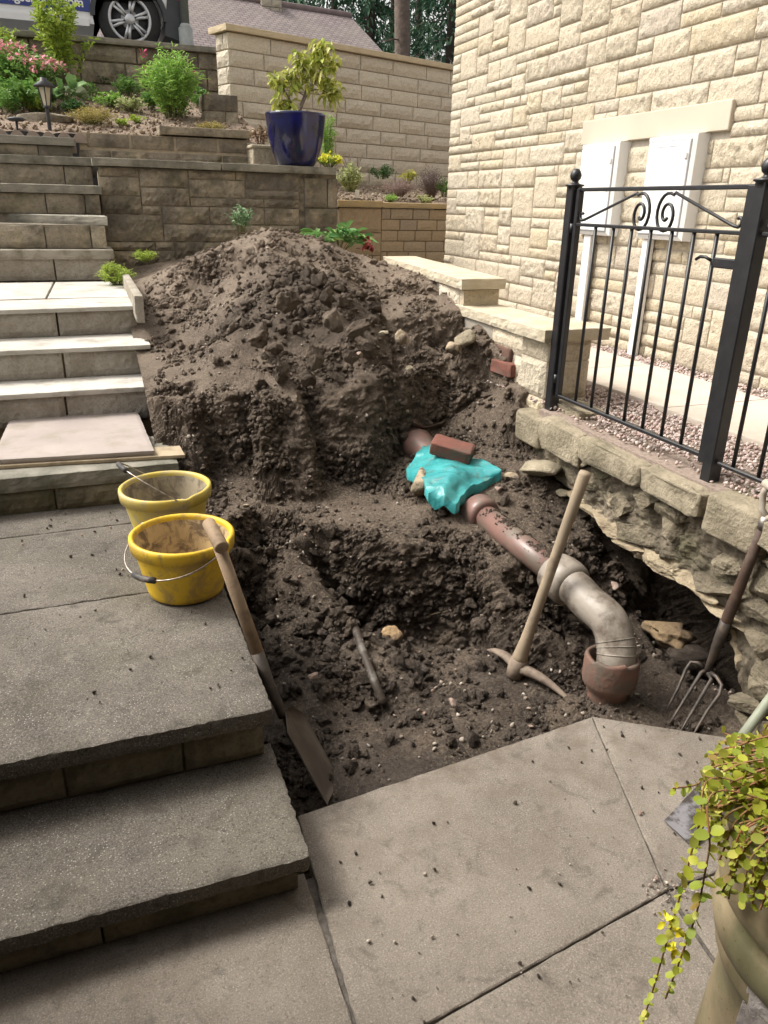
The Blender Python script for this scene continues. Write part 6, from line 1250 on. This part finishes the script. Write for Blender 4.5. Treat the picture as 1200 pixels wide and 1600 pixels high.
# conifers
NEED = m_leaf('conifer_needles', [(.03, .075, .05), (.055, .125, .075), (.04, .10, .06), (.09, .165, .08), (.06, .13, .075)], .15, .7)
TRB = simple('dark_trunk', (.09, .072, .058), (.06, .05, .042), 6, .9, .6, 20, .02)
def conifer(label, x, y, h, rad, seed, z0_=3.4, n=5200, base=.08):
    r = np.random.RandomState(seed); t = empty('conifer', (x, y, z0_), label, 'tree', 'conifers beyond the far house'); mb = MB(); b = A([x, y, z0_])
    mb.tube([b, b+A([.1, 0, h*.5]), b+A([0, 0, h])], [.28, .18, .03], 10); P = []; D = []
    nb = 90
    for i in range(nb):
        f = base+(1-base)*(i/nb); a = i*2.4+r.rand(); L = rad*(1-f)**.75*r.uniform(.6, 1.1)+.2; o = A([math.cos(a), math.sin(a), -.22+r.normal()*.08]); s = b+A([0, 0, h*f]); e = s+o*L
        if i % 2 == 0: mb.tube([s, e], [.045*(1-f)+.01, .008], 5, False)
        k = int(n/nb*(.4+1.2*(1-f))); u = r.rand(k)**.7; side_ = A([-o[1], o[0], 0])
        p = s+np.outer(u*L, o)+np.outer(r.normal(size=k)*.28*L*(1.15-u)*.6, side_)+r.normal(size=(k, 3))*A([.05, .05, .10])-np.outer(np.abs(r.normal(size=k))*.12, [0, 0, 1]); P.append(p); d = r.normal(size=(k, 3))*.5+o*1.0; d[:, 2] -= .35; D.append(d)
    mb.build('trunk', TRB, t, True); P = np.vstack(P); leaf_mesh('crown', P, np.vstack(D), .34*r.uniform(.5, 1.2, len(P)), .10, NEED, r, t, droop=.3)
for i, (px_, Y, h, rad, lb_) in enumerate([(350, 38, 9.5, 3.2, 'dark conifer showing just over the far roof beside the chimney, leftmost of the row'), (450, 36, 10, 3.0, 'dark conifer right behind the chimney of the far house'), (520, 40, 12, 3.4, 'dense dark conifer rising over the end of the far roof'), (575, 34, 11, 2.6, 'blue green conifer just right of the far roof end'), (650, 42, 13, 3.6, 'large dark conifer behind the bare tree trunk'), (700, 34, 12, 2.8, 'conifer closest to the house corner at the right of the row'), (760, 42, 13, 3.5, 'conifer mostly hidden behind the house corner'), (610, 48, 14, 4.0, 'farthest conifer filling the gap in the row'), (430, 48, 13, 4.2, 'distant conifer high behind the chimney')]):
    p = ony(px_, 100, Y); conifer(lb_, p[0], Y, h, rad, 200+i)
tb_ = ony(629, 95, 29); t = empty('bare_trunk', (tb_[0], tb_[1], 3.4), 'tall bare brown tree trunk standing in front of the conifers', 'tree')
MB().tube([(tb_[0], 29, 3.3), (tb_[0]+.02, 29, 6), (tb_[0]-.1, 29, 9), (tb_[0]+.1, 29, 14)], [.33, .29, .27, .18], 14).build('trunk', simple('red_brown_trunk', (.16, .12, .10), (.10, .08, .065), 5, .9, .9, 9, .05), t, True)
mb = MB(); r = np.random.RandomState(3)
for k in range(14): a = r.uniform(0, 6.28); z = r.uniform(7, 13); b = A([tb_[0], 29, z]); mb.tube([b, b+A([math.cos(a), math.sin(a), -.1])*r.uniform(.5, 1.4)], [.04, .01], 5)
mb.build('dead_branches', TRB, t)
gb = ony(684, 88, 22); t = empty('twiggy_bush', gb, 'pale grey leafless twiggy bush between the cream wall and the house corner', 'bush'); mb = MB()
def twig(p, d, L, r0, lev):
    e = p+d*L; mid = p+d*L*.5+r.normal(size=3)*L*.08; mb.tube([p, mid, e], [r0, r0*.8, r0*.6], 4, False)
    if lev:
        for _ in range(4): twig(p+d*L*r.uniform(.4, 1), unit(d+r.normal(size=3)*.6), L*r.uniform(.5, .75), r0*.6, lev-1)
for k in range(9): twig(gb+A([r.uniform(-.6, .6), 0, -1.4]), unit(A([r.normal()*.5, r.normal()*.3, 1])), .8, .03, 3)
mb.build('twigs', simple('pale_twigs', (.30, .29, .25), (.22, .21, .18), 10, .9, 0), t)
